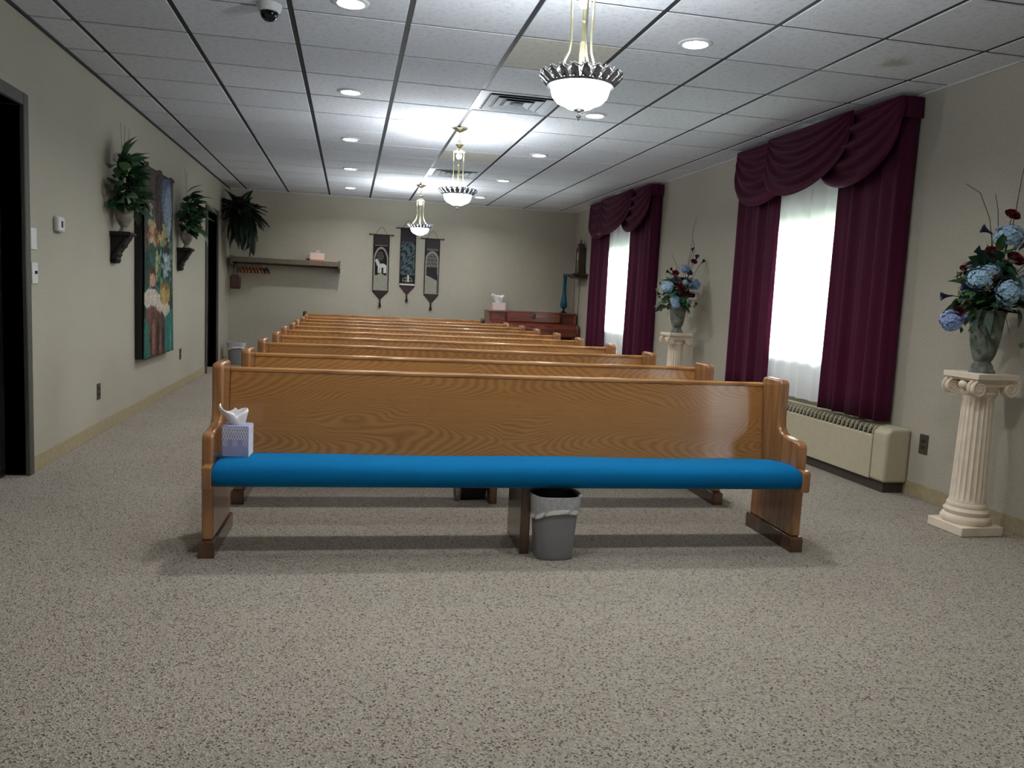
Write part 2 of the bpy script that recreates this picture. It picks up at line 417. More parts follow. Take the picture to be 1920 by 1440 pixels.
struct('trim_1', MB().box(XL, XL + .02, YF, YB, H - .012, H + .002), 'bar', smooth=False)
struct('trim_2', MB().box(XR - .02, XR, YF, YB, H - .006, H + .002), 'tile', smooth=False)
struct('trim_3', MB().box(XL, XR, YB - .02, YB, H - .006, H + .002), 'tile', smooth=False)
# ceiling: dark grid slab above, one tile per cell below it
ceil = struct('ceiling', MB().box(XL - .15, XR + .15, YF - .15, YB + .15, H + .004, H + .1), 'bar', smooth=False)
xs = [XL] + [-1.557 + .6096 * k for k in range(9)] + [XR]
ys = [3.886 + .6096 * j for j in range(-1, 15)] + [YB]
gx, gy = .014, .010
cache = {}
def tile(x0, x1, y0, y1, mat):
    w, d = round(x1 - x0, 4), round(y1 - y0, 4)
    if (w, d, mat) not in cache:
        a, b = w / 2 - gx, d / 2 - gy
        t = MB(); e = .003
        t.add([(-a + e, -b + e, 0), (a - e, -b + e, 0), (a - e, b - e, 0), (-a + e, b - e, 0),
               (-a, -b, .003), (a, -b, .003), (a, b, .003), (-a, b, .003), (-a, -b, .006), (a, -b, .006), (a, b, .006), (-a, b, .006)],
              [(0, 3, 2, 1)] + [(i, (i + 1) % 4, 4 + (i + 1) % 4, 4 + i) for i in range(4)] + [(4 + i, 4 + (i + 1) % 4, 8 + (i + 1) % 4, 8 + i) for i in range(4)])
        cache[(w, d, mat)] = t.mesh('tile', mat, False)
    return link('tile', cache[(w, d, mat)], ceil, Matrix.Translation(((x0 + x1) / 2, (y0 + y1) / 2, H)))
for i in range(len(xs) - 1):
    for j in range(len(ys) - 1):
        jj = j - 1
        if i == 5 and jj in (3, 9): continue            # the two air vents sit in these cells
        mt = 'tile'
        if i == 5 and jj in (1, 7): mt = 'tile_beige'
        if i == 8 and jj == 0: mt = 'tile_stain'
        tile(xs[i], xs[i + 1], ys[j], ys[j + 1], mt)
mb = MB()
for i in range(len(xs) - 1):
    y = ys[0] - .6096
    while y > YF - .6:
        mb.box(xs[i] + gx, xs[i + 1] - gx, max(y, YF) + gy, y + .6096 - gy, H, H + .006); y -= .6096
obj('tile_field', mb, 'tile', ceil, smooth=False, kind='stuff')
obj('grid_bar', MB().box(.881 - .012, .881 + .012, 5.72, 6.32, H - .002, H + .018), 'bar_white', ceil, label='white painted ceiling grid bar')
obj('grid_bar', MB().box(.881 - .012, .881 + .012, 9.38, 10.6, H - .002, H + .018), 'bar_white', ceil, label='white painted ceiling grid bar')

# doors in the left wall
for k, (a, b, c, d) in enumerate(DO):
    mb = MB()
    for y0, y1, z0, z1 in ((a - .07, a, 0, d + .07), (b, b + .07, 0, d + .07), (a, b, d, d + .07)):
        mb.box(XL - .15, XL + .022, y0, y1, z0, z1)
    dr = struct('door_%d' % (k + 1), mb, 'jamb', bevel=.006)
    x = XL - .11
    obj('door_leaf', MB().box(x - .04, x, a, b, 0, d), 'darkdoor', dr, bevel=.003)
    for q in range(4):
        w = (b - a - .02) / 4
        obj('door_panel', MB().box(x, x + .014, a + .01 + q * w + .012, a + .01 + (q + 1) * w - .012, .05, d - .04), 'darkdoor', dr, bevel=.006)
    obj('door_knob', MB().lathe([(.006, 0), (.01, .002), (.009, .03), (.024, .036), (.027, .05), (.018, .062), (.004, .064)], 16, (x + .014, a + .08, 1.0), axis='x'), 'pewter', dr)
# windows in the right wall
for k, (a, b, c, d) in enumerate(WIN):
    mb = MB(); x0, x1 = XR + .05, XR + .11
    for y0, y1, z0, z1 in ((a, a + .05, c, d), (b - .05, b, c, d), (a + .05, b - .05, c, c + .05), (a + .05, b - .05, d - .05, d), ((a + b) / 2 - .025, (a + b) / 2 + .025, c + .05, d - .05)):
        mb.box(x0, x1, y0, y1, z0, z1)
    wn = struct('window_%d' % (k + 1), mb, 'frame', bevel=.004)
    for s in (0, 1):
        y0 = a + .05 if s == 0 else (a + b) / 2 + .025
        y1 = (a + b) / 2 - .025 if s == 0 else b - .05
        obj('pane', MB().box(XR + .078, XR + .084, y0, y1, c + .05, d - .05), 'glass', wn, smooth=False)
        obj('added_diffuser_top', MB().box(XR + .030, XR + .032, y0 - .03, y1 + .03, 1.875, d - .002), 'diffuser', wn, smooth=False)  # added diffuser: lights the sheer dimly above its bright area
        obj('added_diffuser_low', MB().box(XR + .034, XR + .038, y0 - .03, y1 + .03, c + .002, .835), 'diffuser', wn, smooth=False)  # added diffuser for the dim glow along the sheer's foot
    obj('window_sill', MB().box(XR - .02, XR + .05, a - .03, b + .03, c - .03, c), 'frame', wn, bevel=.006)
    obj('bounce_panel_low', MB().box(XR - .008, XR - .0005, a - .1, b + .1, .46, c - .03), 'frame', wn, bevel=.002)  # added white sheet behind the sheer, bounces daylight onto its lower part
    obj('bounce_panel_top', MB().box(XR - .008, XR - .0005, a - .1, b + .1, d, 2.50), 'frame', wn, bevel=.002)  # added likewise, to brighten the upper part of the sheer
struct('outside_ground', MB().box(XR + .2, XR + 40, -25, 40, -.5, -.4), 'ground', smooth=False)  # unseen ground plane outside the windows

# ------------------------------------------------------------------ ceiling lights
def downlight(x, y, label):
    t = thing('recessed_downlight', label, 'ceiling light', (x, y, H), 0, 'recessed ceiling downlights')
    obj('trim_ring', MB().lathe([(.066, -.002), (.070, -.010), (.090, -.006), (.093, .0), (.066, .0), (.066, -.002)], 32, caps=False), 'trimw', t)
    obj('lens', MB().lathe([(.0665, -.001), (.0665, -.004), (.045, -.008), (.001, -.009)], 32), 'lens', t)
    l = bpy.data.lights.new('downlight_lamp', 'AREA'); l.shape = 'DISK'; l.size = .12; l.energy = DOWNLIGHT_W; l.color = DL_COL
    l.spread = math.radians(150)
    lo = bpy.data.objects.new('downlight_lamp', l); COL.objects.link(lo); lo.parent = t; lo.location = (0, 0, -.014)
YD = [4.28, 6.13, 8.0, 9.9, 11.72]
words = ['nearest the camera end', 'second from the near end', 'in the middle of its row', 'second from the back wall', 'nearest the back wall']
for k, y in enumerate(YD):
    downlight(-.03, y, 'round recessed downlight in the left row, ' + words[k])
    downlight(1.826, y, 'round recessed downlight in the right row, ' + words[k])
downlight(-.03, 2.4, 'round recessed downlight in the left row just above the top edge of the view')
downlight(1.826, 2.4, 'round recessed downlight in the right row just above the top edge of the view')

def pendant(y, label, x=.9):
    t = thing('pendant_lamp', label, 'pendant lamp', (x, y, 0), 0, 'brass pendant lamps down the room')
    obj('canopy', MB().lathe([(.062, H), (.064, H - .008), (.045, H - .02), (.02, H - .034), (.008, H - .04)], 28), 'brass', t)
    zt = 2.455
    z = H - .04; k = 0; ch = MB()
    while z > zt + .02:
        pts = []
        for q in range(12):
            a = 2 * PI * q / 12
            p = (.008 * math.cos(a), 0, .014 * math.sin(a)) if k % 2 else (0, .008 * math.cos(a), .014 * math.sin(a))
            pts.append((p[0], p[1], z - .012 + p[2]))
        ch.tube(pts, .0022, 6, True); z -= .0225; k += 1
    obj('chain', ch, 'brass', t)
    obj('loop', MB().tube([(.019 * math.cos(a), 0, zt + .012 + .02 * math.sin(a)) for a in [2 * PI * q / 18 for q in range(18)]], .0028, 6, True), 'brass', t)
    cr = MB().lathe([(.004, zt), (.012, zt - .003), (.034, zt + .004), (.036, zt - .0), (.018, zt - .018), (.013, zt - .034), (.03, zt - .05), (.055, zt - .058), (.057, zt - .064), (.03, zt - .07), (.012, zt - .075)], 24)
    obj('crown', cr, 'brass', t)
    obj('upper_bulb', MB().lathe([(.008, zt - .074), (.02, zt - .082), (.026, zt - .098), (.02, zt - .114), (.008, zt - .122)], 16), 'bulb', t)
    for q in range(3):
        a = 2 * PI * q / 3 + .5
        prof = [(.046, zt - .062), (.049, zt - .054), (.054, zt - .07), (.053, zt - .12), (.050, zt - .18), (.049, zt - .24), (.055, zt - .285), (.075, zt - .325), (.105, zt - .36), (.135, zt - .385)]
        fine = []
        for i in range(len(prof) - 1):
            for s in (0, .5): fine.append((prof[i][0] * (1 - s) + prof[i + 1][0] * s, prof[i][1] * (1 - s) + prof[i + 1][1] * s))
        fine.append(prof[-1])
        obj('arm', MB().tube([(r * math.cos(a), r * math.sin(a), z) for r, z in fine], .0052, 8), 'brass', t)
    obj('stem_rod', MB().lathe([(.006, zt - .12), (.006, zt - .17), (.011, zt - .175), (.006, zt - .185), (.009, zt - .21), (.006, zt - .23), (.006, zt - .25), (.011, zt - .255), (.011, zt - .39), (.006, zt - .395)], 14), 'brass', t)
    zr = 2.055
    rim = MB().lathe([(.128, zr - .028), (.136, zr - .03), (.138, zr - .02), (.128, zr - .016)], 48, caps=False)
    obj('rim_band', rim, 'pewter', t)
    gal = MB()
    for q in range(22):                                  # openwork leaf gallery
        a = 2 * PI * q / 22
        def lp(u, v, a=a):
            r = .132 + .036 * v + .004 * math.sin(PI * u); aa = a + (u - .5) * .24 * (1 - .35 * v * v)
            return (r * math.cos(aa), r * math.sin(aa), zr - .022 + .043 * v - .012 * v * abs(2 * u - 1) + .006 * math.sin(6 * u))
        gal.grid(lp, 5, 4)
        b0, b1 = a - .1, a + .1
        gal.tube([((.133 + .036 * s) * math.cos(a - .12 + .06 * math.sin(s * 9)), (.133 + .036 * s) * math.sin(a - .12 + .06 * math.sin(s * 9)), zr - .02 + .045 * s) for s in (0, .25, .5, .75, 1)], .003, 5)
    gal.tube([(  .169 * math.cos(2 * PI * q / 88), .169 * math.sin(2 * PI * q / 88), zr + .016 + .007 * math.cos(q * PI / 2)) for q in range(88)], .0028, 5, True)
    obj('rim_gallery', gal, 'pewter', t, solid=.0015)
    bw = MB().lathe([(.125, zr - .014), (.121, zr - .022), (.120, zr - .045), (.112, zr - .07), (.094, zr - .09), (.062, zr - .104), (.05, zr - .112), (.03, zr - .118), (.012, zr - .119)], 40, caps=False)
    obj('glass_bowl', bw, 'bowl', t)
    obj('finial', MB().lathe([(.024, zr - .116), (.022, zr - .122), (.008, zr - .126), (.005, zr - .133), (.011, zr - .139), (.011, zr - .147), (.004, zr - .153), (.002, zr - .163)], 16), 'chrome', t)
    l = bpy.data.lights.new('pendant_bulb', 'POINT'); l.energy = PENDANT_W; l.color = PD_COL; l.shadow_soft_size = .04
    lo = bpy.data.objects.new('pendant_bulb', l); COL.objects.link(lo); lo.parent = t; lo.location = (0, 0, zr + .0)
pendant(3.25, 'largest looking brass pendant lamp with silver gallery, nearest the camera')
pendant(7.05, 'middle brass pendant lamp hanging between the other two')
pendant(10.9, 'farthest brass pendant lamp, hanging before the wall banners')

def vent(x0, y0, label):
    t = thing('air_vent', label, 'vent', (x0 + .3048, y0 + .3048, H), 0, 'ceiling air vents')
    a = .293
    obj('backing', MB().box(-a, a, -a, a, .008, .016), 'ventdark', t, smooth=False)
    mb = MB()
    for s in (-1, 1):
        mb.box(-a, a, min(s * a, s * (a - .045)), max(s * a, s * (a - .045)), 0, .01)
        mb.box(min(s * a, s * (a - .045)), max(s * a, s * (a - .045)), -a + .045, a - .045, 0, .01)
    obj('frame', mb, 'vent', t, bevel=.002)
    for q in range(3):
        r0 = .235 - q * .068
        for s in range(4):
            ang = s * PI / 2
            v = MB(); r1 = r0 - .052
            v.add([(-r0, -r0, -.006), (r0, -r0, -.006), (r1, -r1, .008), (-r1, -r1, .008), (-r0, -r0, -.009), (r0, -r0, -.009), (r1, -r1, .005), (-r1, -r1, .005)],
                  [(0, 1, 2, 3), (7, 6, 5, 4), (0, 4, 5, 1), (1, 5, 6, 2), (2, 6, 7, 3), (3, 7, 4, 0)])
            o = obj('louvre', v, 'vent', t, smooth=False); o.rotation_euler = (0, 0, ang)
    obj('damper', MB().box(-.03, .03, -.03, .03, -.004, .006), 'ventdark', t)
vent(.881, 5.7148, 'square louvred air vent near the closest pendant lamp')
vent(.881, 9.3724, 'square louvred air vent behind the middle pendant lamp')

t = thing('security_camera', 'small white dome security camera with smoked lens on the ceiling', 'security camera', (-.44, 4.45, H))
obj('mount', MB().lathe([(.062, 0), (.064, -.012), (.058, -.03), (.05, -.04)], 28), 'lamphouse', t)
obj('lens_dome', MB().lathe([(.046, -.036), (.045, -.05), (.038, -.068), (.022, -.082), (.004, -.087)], 28), 'dome', t)

# ------------------------------------------------------------------ pews
LEN = 2.78
prof = [(.0, .072), (-.004, .44), (-.004, .508), (.002, .525), (.016, .534), (.10, .540), (.150, .545), (.185, .558), (.204, .58), (.211, .62),
        (.208, .785), (.212, .803), (.226, .812), (.385, .815), (.405, .808), (.412, .79), (.425, .45), (.432, .072)]
def make_pew(label):
    t = thing('church_pew', label, 'pew', (0, 0, 0), 0, 'oak church pews')
    for x0, s in ((.008, -1), (LEN - .056, 1)):
        e = obj('end_panel', MB().prism(prof, x0, x0 + .048, 'x'), 'oak_v', t, bevel=.011, seg=3)
        f = MB().prism([(-.018, 0), (-.018, .066), (-.010, .074), (.45, .074), (.456, .066), (.456, 0)], x0 - .008, x0 + .056, 'x')
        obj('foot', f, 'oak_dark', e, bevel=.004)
    y0, z0, y1, z1 = .335, .33, .398, .772
    bb = [(y0, z0), (y0 + .02, z0 + .10), (.368, .55), (y1 - .005, z1 - .03), (y1 - .002, z1 - .006), (y1 + .008, z1), (y1 + .018, z1 - .004), (y1 + .022, z1 - .03), (.39, .55), (y0 + .042, z0 + .1), (y0 + .024, z0)]
    obj('back_board', MB().prism(bb, .056, LEN - .056, 'x'), 'oak', t, bevel=.003, seg=2)
    obj('top_rail', MB().prism([(y1 - .006, z1 - .012), (y1 - .006, z1 + .002), (y1 + .002, z1 + .009), (y1 + .018, z1 + .009), (y1 + .027, z1 + .002), (y1 + .027, z1 - .012)], .056, LEN - .056, 'x'), 'oak_rail', t, bevel=.003, seg=2)
    sb = [(-.030, .315), (-.032, .328), (-.030, .345), (.33, .318), (.33, .300)]
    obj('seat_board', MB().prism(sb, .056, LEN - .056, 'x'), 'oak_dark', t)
    for x0, x1 in ((.022, .060), (LEN - .060, LEN - .022)):
        cap = [(-.072, .316), (-.074, .40), (-.066, .410), (-.006, .410), (-.006, .306), (-.066, .306)]
        obj('seat_end_cap', MB().prism(cap, x0, x1, 'x'), 'oak_v', t, bevel=.004, seg=2)
    cu = [(-.035, .318), (-.058, .326), (-.070, .348), (-.070, .378), (-.060, .402), (-.035, .418), (.0, .426), (.08, .424), (.2, .410), (.34, .385), (.35, .375), (.345, .325)]
    def cush(u, v):
        a, b = cu[int(round(v * (len(cu) - 1)))]
        uu = .5 - .5 * math.cos(PI * u); u = .75 * uu + .25 * u; x = .060 + u * (LEN - .120)
        k = 1 - .22 * math.exp(-min(u, 1 - u) * LEN / .018)
        zc, yc = .352, .14
        return (x, yc + (a - yc) * (1 - .08 * (1 - k)), zc + (b - zc) * k + .0025 * math.sin(u * 14) * (b > .38))
    mb = MB().grid(cush, 61, len(cu))
    n = len(cu)
    mb.f.append(tuple(j * 61 for j in range(n))); mb.f.append(tuple(j * 61 + 60 for j in range(n))[::-1])
    obj('seat_cushion', mb, 'teal', t, angle=60)
    lg = [(.0, .0), (.0, .31), (.33, .305), (.335, .0)]
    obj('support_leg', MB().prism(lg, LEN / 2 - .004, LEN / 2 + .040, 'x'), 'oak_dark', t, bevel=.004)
    return t
RZ = math.radians(-1.5)
OFF = [0, .875, 1.78, 2.69, 3.60, 4.50, 5.37, 6.27, 7.27]
ordw = ['front', 'second', 'third', 'fourth', 'fifth', 'sixth', 'seventh', 'eighth', 'ninth']
pew0 = make_pew('long oak pew with teal cushion in full view, the front row nearest the camera')
pew0.location = (-.600, 3.484, 0); pew0.rotation_euler = (0, 0, RZ)
for k in range(1, 9):
    dup(pew0, (-.600 + (.012 if k % 2 else 0), 3.484 + OFF[k], 0), RZ, 'long oak pew in the %s row counted from the front pew' % ordw[k])
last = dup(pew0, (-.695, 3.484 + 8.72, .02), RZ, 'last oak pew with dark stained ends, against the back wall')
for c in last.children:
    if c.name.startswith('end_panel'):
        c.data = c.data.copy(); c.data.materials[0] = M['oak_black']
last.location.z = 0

# ------------------------------------------------------------------ curtains
def pleat_panel(path, z0, z1, waves, amp, seed=0, ny=14, flare=.5):
    """fabric hung along a plan polyline, pleated across it"""
    P = [Vector(p) for p in path]; seg = [(P[i + 1] - P[i]).length for i in range(len(P) - 1)]; L = sum(seg)
    r = random.Random(seed); ph = [r.uniform(0, 6.3) for _ in range(4)]
    def at(s):
        for i, l in enumerate(seg):
            if s <= l or i == len(seg) - 1:
                d = (P[i + 1] - P[i]).normalized(); return P[i] + d * s, Vector((d.y, -d.x))
            s -= l
    n = int(L / .007)
    def fn(u, v):
        p, nn = at(u * L)
        a = amp * (flare + (1 - flare) * (1 - v))
        off = a * (math.sin(2 * PI * waves * u + ph[0] + .5 * math.sin(5 * u + ph[1])) + .45 * math.sin(2 * PI * waves * 1.63 * u + ph[2] + .8 * v) + .06 * math.sin(2 * PI * waves * 3.1 * u + ph[3]))
        q = p + nn * off
        return (q.x, q.y, z0 + (z1 - z0) * v)
    return MB().grid(fn, n, ny)
def swag(ya, yb, x0, drop, dend, folds, bulge, seed=0):
    r = random.Random(seed); ph = r.uniform(0, 6)
    def fn(u, v):
        s = math.sin(PI * u)
        z = 2.572 - v * (dend * v + (drop - dend * v) * max(s, 1e-4) ** (1.05 - .73 * v))
        y = ya + (yb - ya) * u
        ridge = .5 + .5 * math.sin(2 * PI * folds * v ** .9 + ph + .6 * math.sin(3 * u))
        x = x0 - bulge * (s ** .7) * v ** .6 - .046 * ridge ** 1.4 * (s ** .4) * (1 if v > .02 else 0)
        y += .02 * math.cos(PI * u) * v
        return (x, y, z)
    return MB().grid(fn, 44, 64)
def curtains(y0, label1, label2, sc_=1.0):
    t = thing('drapery', label1, 'curtain', (0, y0, 0), 0, 'burgundy drapes on the right wall')
    xw, xf = XR - .012, XR - .15
    def Y(a): return a * sc_
    obj('drape_panel', pleat_panel([(xf + .03, Y(.69)), (xf + .015, Y(.02)), (xw, Y(.0))], .45, 2.50, 4.3, .022, 3), 'wine', t, solid=.003, angle=80)
    obj('drape_panel', pleat_panel([(xw, Y(2.31)), (xf + .015, Y(2.29)), (xf + .03, Y(1.58))], .45, 2.50, 4.1, .022, 5), 'wine', t, solid=.003, angle=80)
    x0 = xf - .012
    obj('swag', swag(Y(2.33), Y(1.26), x0, .53, .08, 4.5, .06, 1), 'wine', t, solid=.003, angle=80)
    obj('swag', swag(Y(.92), Y(-.02), x0, .53, .06, 4.5, .06, 2), 'wine', t, solid=.003, angle=80)
    obj('swag', swag(Y(1.66), Y(.46), x0 - .05, .525, .04, 5, .07, 4), 'wine', t, solid=.003, angle=80)
    for ya, s in ((Y(-.02), 1), (Y(2.33), -1)):
        obj('valance_return', pleat_panel([(x0 - .01, ya), (xw, ya + .002 * s)][::s], 2.44, 2.572, 2, .006, 8), 'wine', t, solid=.003, angle=80)
    obj('valance_board', MB().box(x0 + .004, xw, Y(0), Y(2.31), 2.535, 2.565), 'wine', t)
    s = thing('sheer_curtain', label2, 'curtain', (0, y0, 0), 0, 'white sheers behind the drapes')
    obj('voile', pleat_panel([(XR - .075, Y(2.2)), (XR - .075, Y(.10))], .47, 2.50, 11, .014, 11, 10, .9), 'sheer', s, angle=80)
    obj('sheer_rod', MB().tube([(XR - .075, Y(.04), 2.5), (XR - .075, Y(2.27), 2.5)], .006, 8), 'trimw', s)
curtains(4.72, 'burgundy swagged drapes on the near window above the cream heater', 'white sheer curtain glowing in the near window above the cream heater', .955)
curtains(4.66 + 4.45, 'burgundy swagged drapes on the far window beside the clock shelf', 'white sheer curtain glowing in the far window toward the back wall', 1.035)

curtains(4.72 - W3, 'burgundy swagged drapes on the window past the right edge of the view', 'white sheer curtain in the window past the right edge of the view', .955)

# ------------------------------------------------------------------ heater under each window
def heater(y0, y1, label):
    t = thing('wall_heater', label, 'heater', (XR, y0, 0), 0, 'cream heaters under the windows')
    L = y1 - y0; D = .175; z0, z1 = .07, .43
    obj('plinth', MB().box(-D + .02, -.002, .03, L - .03, .002, z0), 'heater_dark', t)
    body = [(-.001, z0), (-D, z0), (-D, z1 - .070), (-D + .006, z1 - .064), (-.001, z1 - .064)]
    obj('body', MB().prism(body, .155, L - .155, 'y'), 'heater', t, bevel=.004)
    obj('grille_bed', MB().box(-D + .022, -.004, .155, L - .155, z1 - .066, z1 - .03), 'slot', t)
    endp = [(-.001, z0), (-D - .002, z0), (-D - .002, z1 - .035), (-D + .030, z1 - .004), (-D + .045, z1), (-.001, z1)]
    for a, b in ((0, .152), (L - .152, L)):
        obj('end_cover', MB().prism(endp, a, b, 'y'), 'heater', t, bevel=.02, seg=4)
    obj('back_rail', MB().box(-.05, -.001, .155, L - .155, z1 - .03, z1 - .002), 'heater', t, bevel=.003)
    fin = MB().prism([(-D, z1 - .075), (-D + .004, z1 - .035), (-D + .028, z1 - .004), (-.05, z1 - .004), (-.05, z1 - .05), (-D + .012, z1 - .05)], -.0035, .0035, 'y').mesh('grille_bar', 'heater', False)
    n = int((L - .31) / .050)
    for k in range(n + 1):
        link('grille_bar', fin, t, Matrix.Translation((0, .162 + k * (L - .324) / n, 0)))
heater(4.52, 6.98, 'long cream wall heater with slotted top under the near window')

# ------------------------------------------------------------------ pedestals and flowers
def pedestal(x, y, label, rz=0):
    t = thing('column_pedestal', label, 'pedestal', (x, y, 0), rz, 'white ionic column pedestals')
    obj('plinth', MB().box(-.13, .13, -.13, .13, 0, .052), 'plaster', t, bevel=.005)
    obj('base_moulding', MB().lathe([(.120, .052), (.125, .062), (.126, .08), (.118, .094), (.108, .098), (.108, .104), (.114, .112), (.114, .122), (.104, .132), (.100, .138), (.102, .146), (.100, .156), (.094, .165)], 48,
        rmod=lambda a, z: 1 + (.018 * math.sin(28 * a + z * 240) if .058 < z < .093 else 0)), 'plaster', t)
    pr = [(.092, .165), (.090, .18)] + [(.089 - .012 * k / 10, .19 + .54 * k / 10) for k in range(11)] + [(.080, .742), (.080, .755)]
    obj('shaft', MB().lathe(pr, 120, rmod=lambda a, z: 1 - (.075 * abs(math.sin(10 * a)) ** .8 if .185 < z < .735 else 0)), 'plaster', t, angle=60)
    obj('capital', MB().lathe([(.080, .752), (.088, .76), (.09, .772), (.084, .78), (.096, .80), (.104, .822), (.09, .834)], 40, rmod=lambda a, z: 1 + (.03 * math.sin(16 * a) if .785 < z < .825 else 0)), 'plaster', t)
    for sy in (-1, 1):
        obj('volute_band', MB().box(-.098, .098, sy * .092 - .016, sy * .092 + .016, .808, .842), 'plaster', t, bevel=.006)
        for sx in (-1, 1):
            vb = MB()
            sp = []
            for q in range(52):
                a = q / 51 * 4.4 * PI; r = .043 * (1 - q / 51 * .82)
                sp.append((sx * (.098 - r * math.cos(a - PI / 2) * -1 * 1), sy * .092, .797 + r * math.sin(a + PI / 2)))
            for dy in (-.018, .018):
                vb.tube([(p[0], p[1] + dy, p[2]) for p in sp], [.0085 - .004 * q / 51 for q in range(52)], 6)
            vb.lathe([(.036, -.02), (.036, .02)], 24, (sx * .098, sy * .092, .797), axis='y')
            obj('volute', vb, 'plaster', t)
    for sx in (-1, 1):
        obj('rosette', MB().ball((sx * .104, 0, .812), (.02, .03, .024), 12, 6), 'plaster', t)
    ab = MB().box(-.128, .128, -.128, .128, .846, .878)
    ab.box(-.118, .118, -.118, .118, .836, .846)
    obj('abacus', ab, 'plaster', t, bevel=.004)
    return t
PX, PY1, PY2 = 3.365, 3.715, 7.86
pedestal(PX, PY1, 'cream fluted column pedestal standing nearest the camera, right of the near window')
pedestal(PX, PY2, 'cream fluted column pedestal standing between the two windows')

def leaf_mesh(name, mat, L=1.0, W=.42, fold=.12, droop=.25, lobes=0):
    ln = 9; vs = []; fs = []
    for i in range(ln):
        s = i / (ln - 1); w = W * math.sin(PI * min(1, s ** .75 * .98 + .02)) * (1 + lobes * .35 * math.sin(s * 19))
        z = -droop * s * s
        vs += [(-w / 2, s * L, z + fold * w), (0, s * L, z), (w / 2, s * L, z + fold * w)]
    for i in range(ln - 1):
        a = i * 3; fs += [(a, a + 1, a + 4, a + 3), (a + 1, a + 2, a + 5, a + 4)]
    return MB().add(vs, fs).mesh(name, mat, True, 80)
def orient(p, d, roll=0, s=1.0):
    """matrix with local +Y along d at p"""
    d = Vector(d).normalized(); q = d.to_track_quat('Y', 'Z')
    return Matrix.Translation(p) @ q.to_matrix().to_4x4() @ Matrix.Rotation(roll, 4, 'Y') @ Matrix.Scale(s, 4)
LEAF = {k: leaf_mesh('leaf', k, 1, w, f, d, l) for k, w, f, d, l in (('leaf', .6, .15, .3, 0), ('leaf2', .55, .15, .35, 0), ('leaf3', .6, .1, .3, 0), ('ivy', .8, .1, .15, 1), ('sage', .35, .2, .25, 0))}
def hydrangea_mesh(mat, seed):
    r = random.Random(seed); mb = MB()
    n = 130
    for k in range(n):
        z = 1 - 2 * (k + .5) / n
        if z < -.75: continue
        a = k * 2.39996; rr = math.sqrt(1 - z * z); nrm = Vector((rr * math.cos(a), rr * math.sin(a), z))
        c = nrm * (.88 + r.uniform(-.20, .14)); u = nrm.orthogonal().normalized(); w = nrm.cross(u)
        a0 = r.uniform(0, 1.6); sz = r.uniform(.17, .27)
        for q in range(4):
            b = a0 + q * PI / 2
            d = u * math.cos(b) + w * math.sin(b); e = w * math.cos(b) - u * math.sin(b)
            pts = [c, c + d * sz * .55 - e * sz * .45 + nrm * .04, c + d * sz + nrm * .02, c + d * sz * .55 + e * sz * .45 + nrm * .05]
            mb.add(pts, [(0, 1, 2, 3)])
    mb.ball((0, 0, 0), .6, 12, 7)
    return mb.mesh('hydrangea', mat, False)
HYD = {('hyd', k): hydrangea_mesh('hyd', k) for k in range(2)}
HYD.update({('hyd2', k): hydrangea_mesh('hyd2', 5 + k) for k in range(2)}); HYD[('hydp', 0)] = hydrangea_mesh('hydp', 9); HYD[('hydp', 1)] = HYD[('hydp', 0)]
def rose_mesh(mat, seed):
    r = random.Random(seed); mb = MB()
    for ring, (rad, h, n) in enumerate(((.25, .55, 3), (.5, .5, 4), (.78, .35, 6), (1.0, .12, 8))):
        for q in range(n):
            a0 = 2 * PI * q / n + ring * .5 + r.uniform(-.1, .1)
            def fn(u, v, a0=a0, rad=rad, h=h, n=n):
                a = a0 + (u - .5) * 2 * PI / n * 1.35
                rr = rad * (.35 + .65 * v ** .7) * (1 - .12 * (2 * u - 1) ** 2)
                return (rr * math.cos(a), rr * math.sin(a), -.35 + (h + .35) * v - .1 * (2 * u - 1) ** 2 * v + (.0 if v < .9 else -.05))
            mb.grid(fn, 5, 4)
    return mb.mesh('rose', mat, True, 80)
ROSE = {k: rose_mesh(k, 3) for k in ('rose', 'mauve')}
def calla_mesh(mat):
    mb = MB()
    def fn(u, v):
        a = 2 * PI * u; rr = .12 + .55 * v ** 2.2; lip = v ** 3 * (.45 * (math.cos(a) > -2) * math.cos(a) * .8)
        return (rr * math.cos(a), rr * math.sin(a) * .8, 1.5 * v + lip)
    mb.grid(fn, 14, 9, True)
    mb.tube([(0, 0, .1), (0, 0, 1.2)], [.08, .05], 6)
    return mb.mesh('calla', mat, True, 80)
CALLA = calla_mesh('navy')
SPRIG = None
def berry_sprig():
    mb = MB(); r = random.Random(4)
    for k in range(16):
        p = Vector((r.gauss(0, .45), r.gauss(0, .45), r.gauss(0, .35)))
        mb.ball(p, .13, 6, 4); mb.tube([(0, 0, -.6), p], .025, 4)
    return mb.mesh('bud_sprig', 'cream', True, 80)
SPRIG = berry_sprig()
def urn_mb(h=.345):
    s = h / .345
    return MB().lathe([(r * .89, z * s) for r, z in ((.072, 0), (.074, .010), (.062, .020), (.058, .04), (.046, .055), (.043, .062), (.052, .072), (.064, .10), (.076, .15), (.086, .21), (.091, .27), (.095, .32), (.104, .335), (.106, .345), (.092, .345), (.085, .325), (.075, .2), (.03, .1))], 36)
AX = Vector((.979, -.198, 0)); AD = Vector((-.198, -.979, 0))
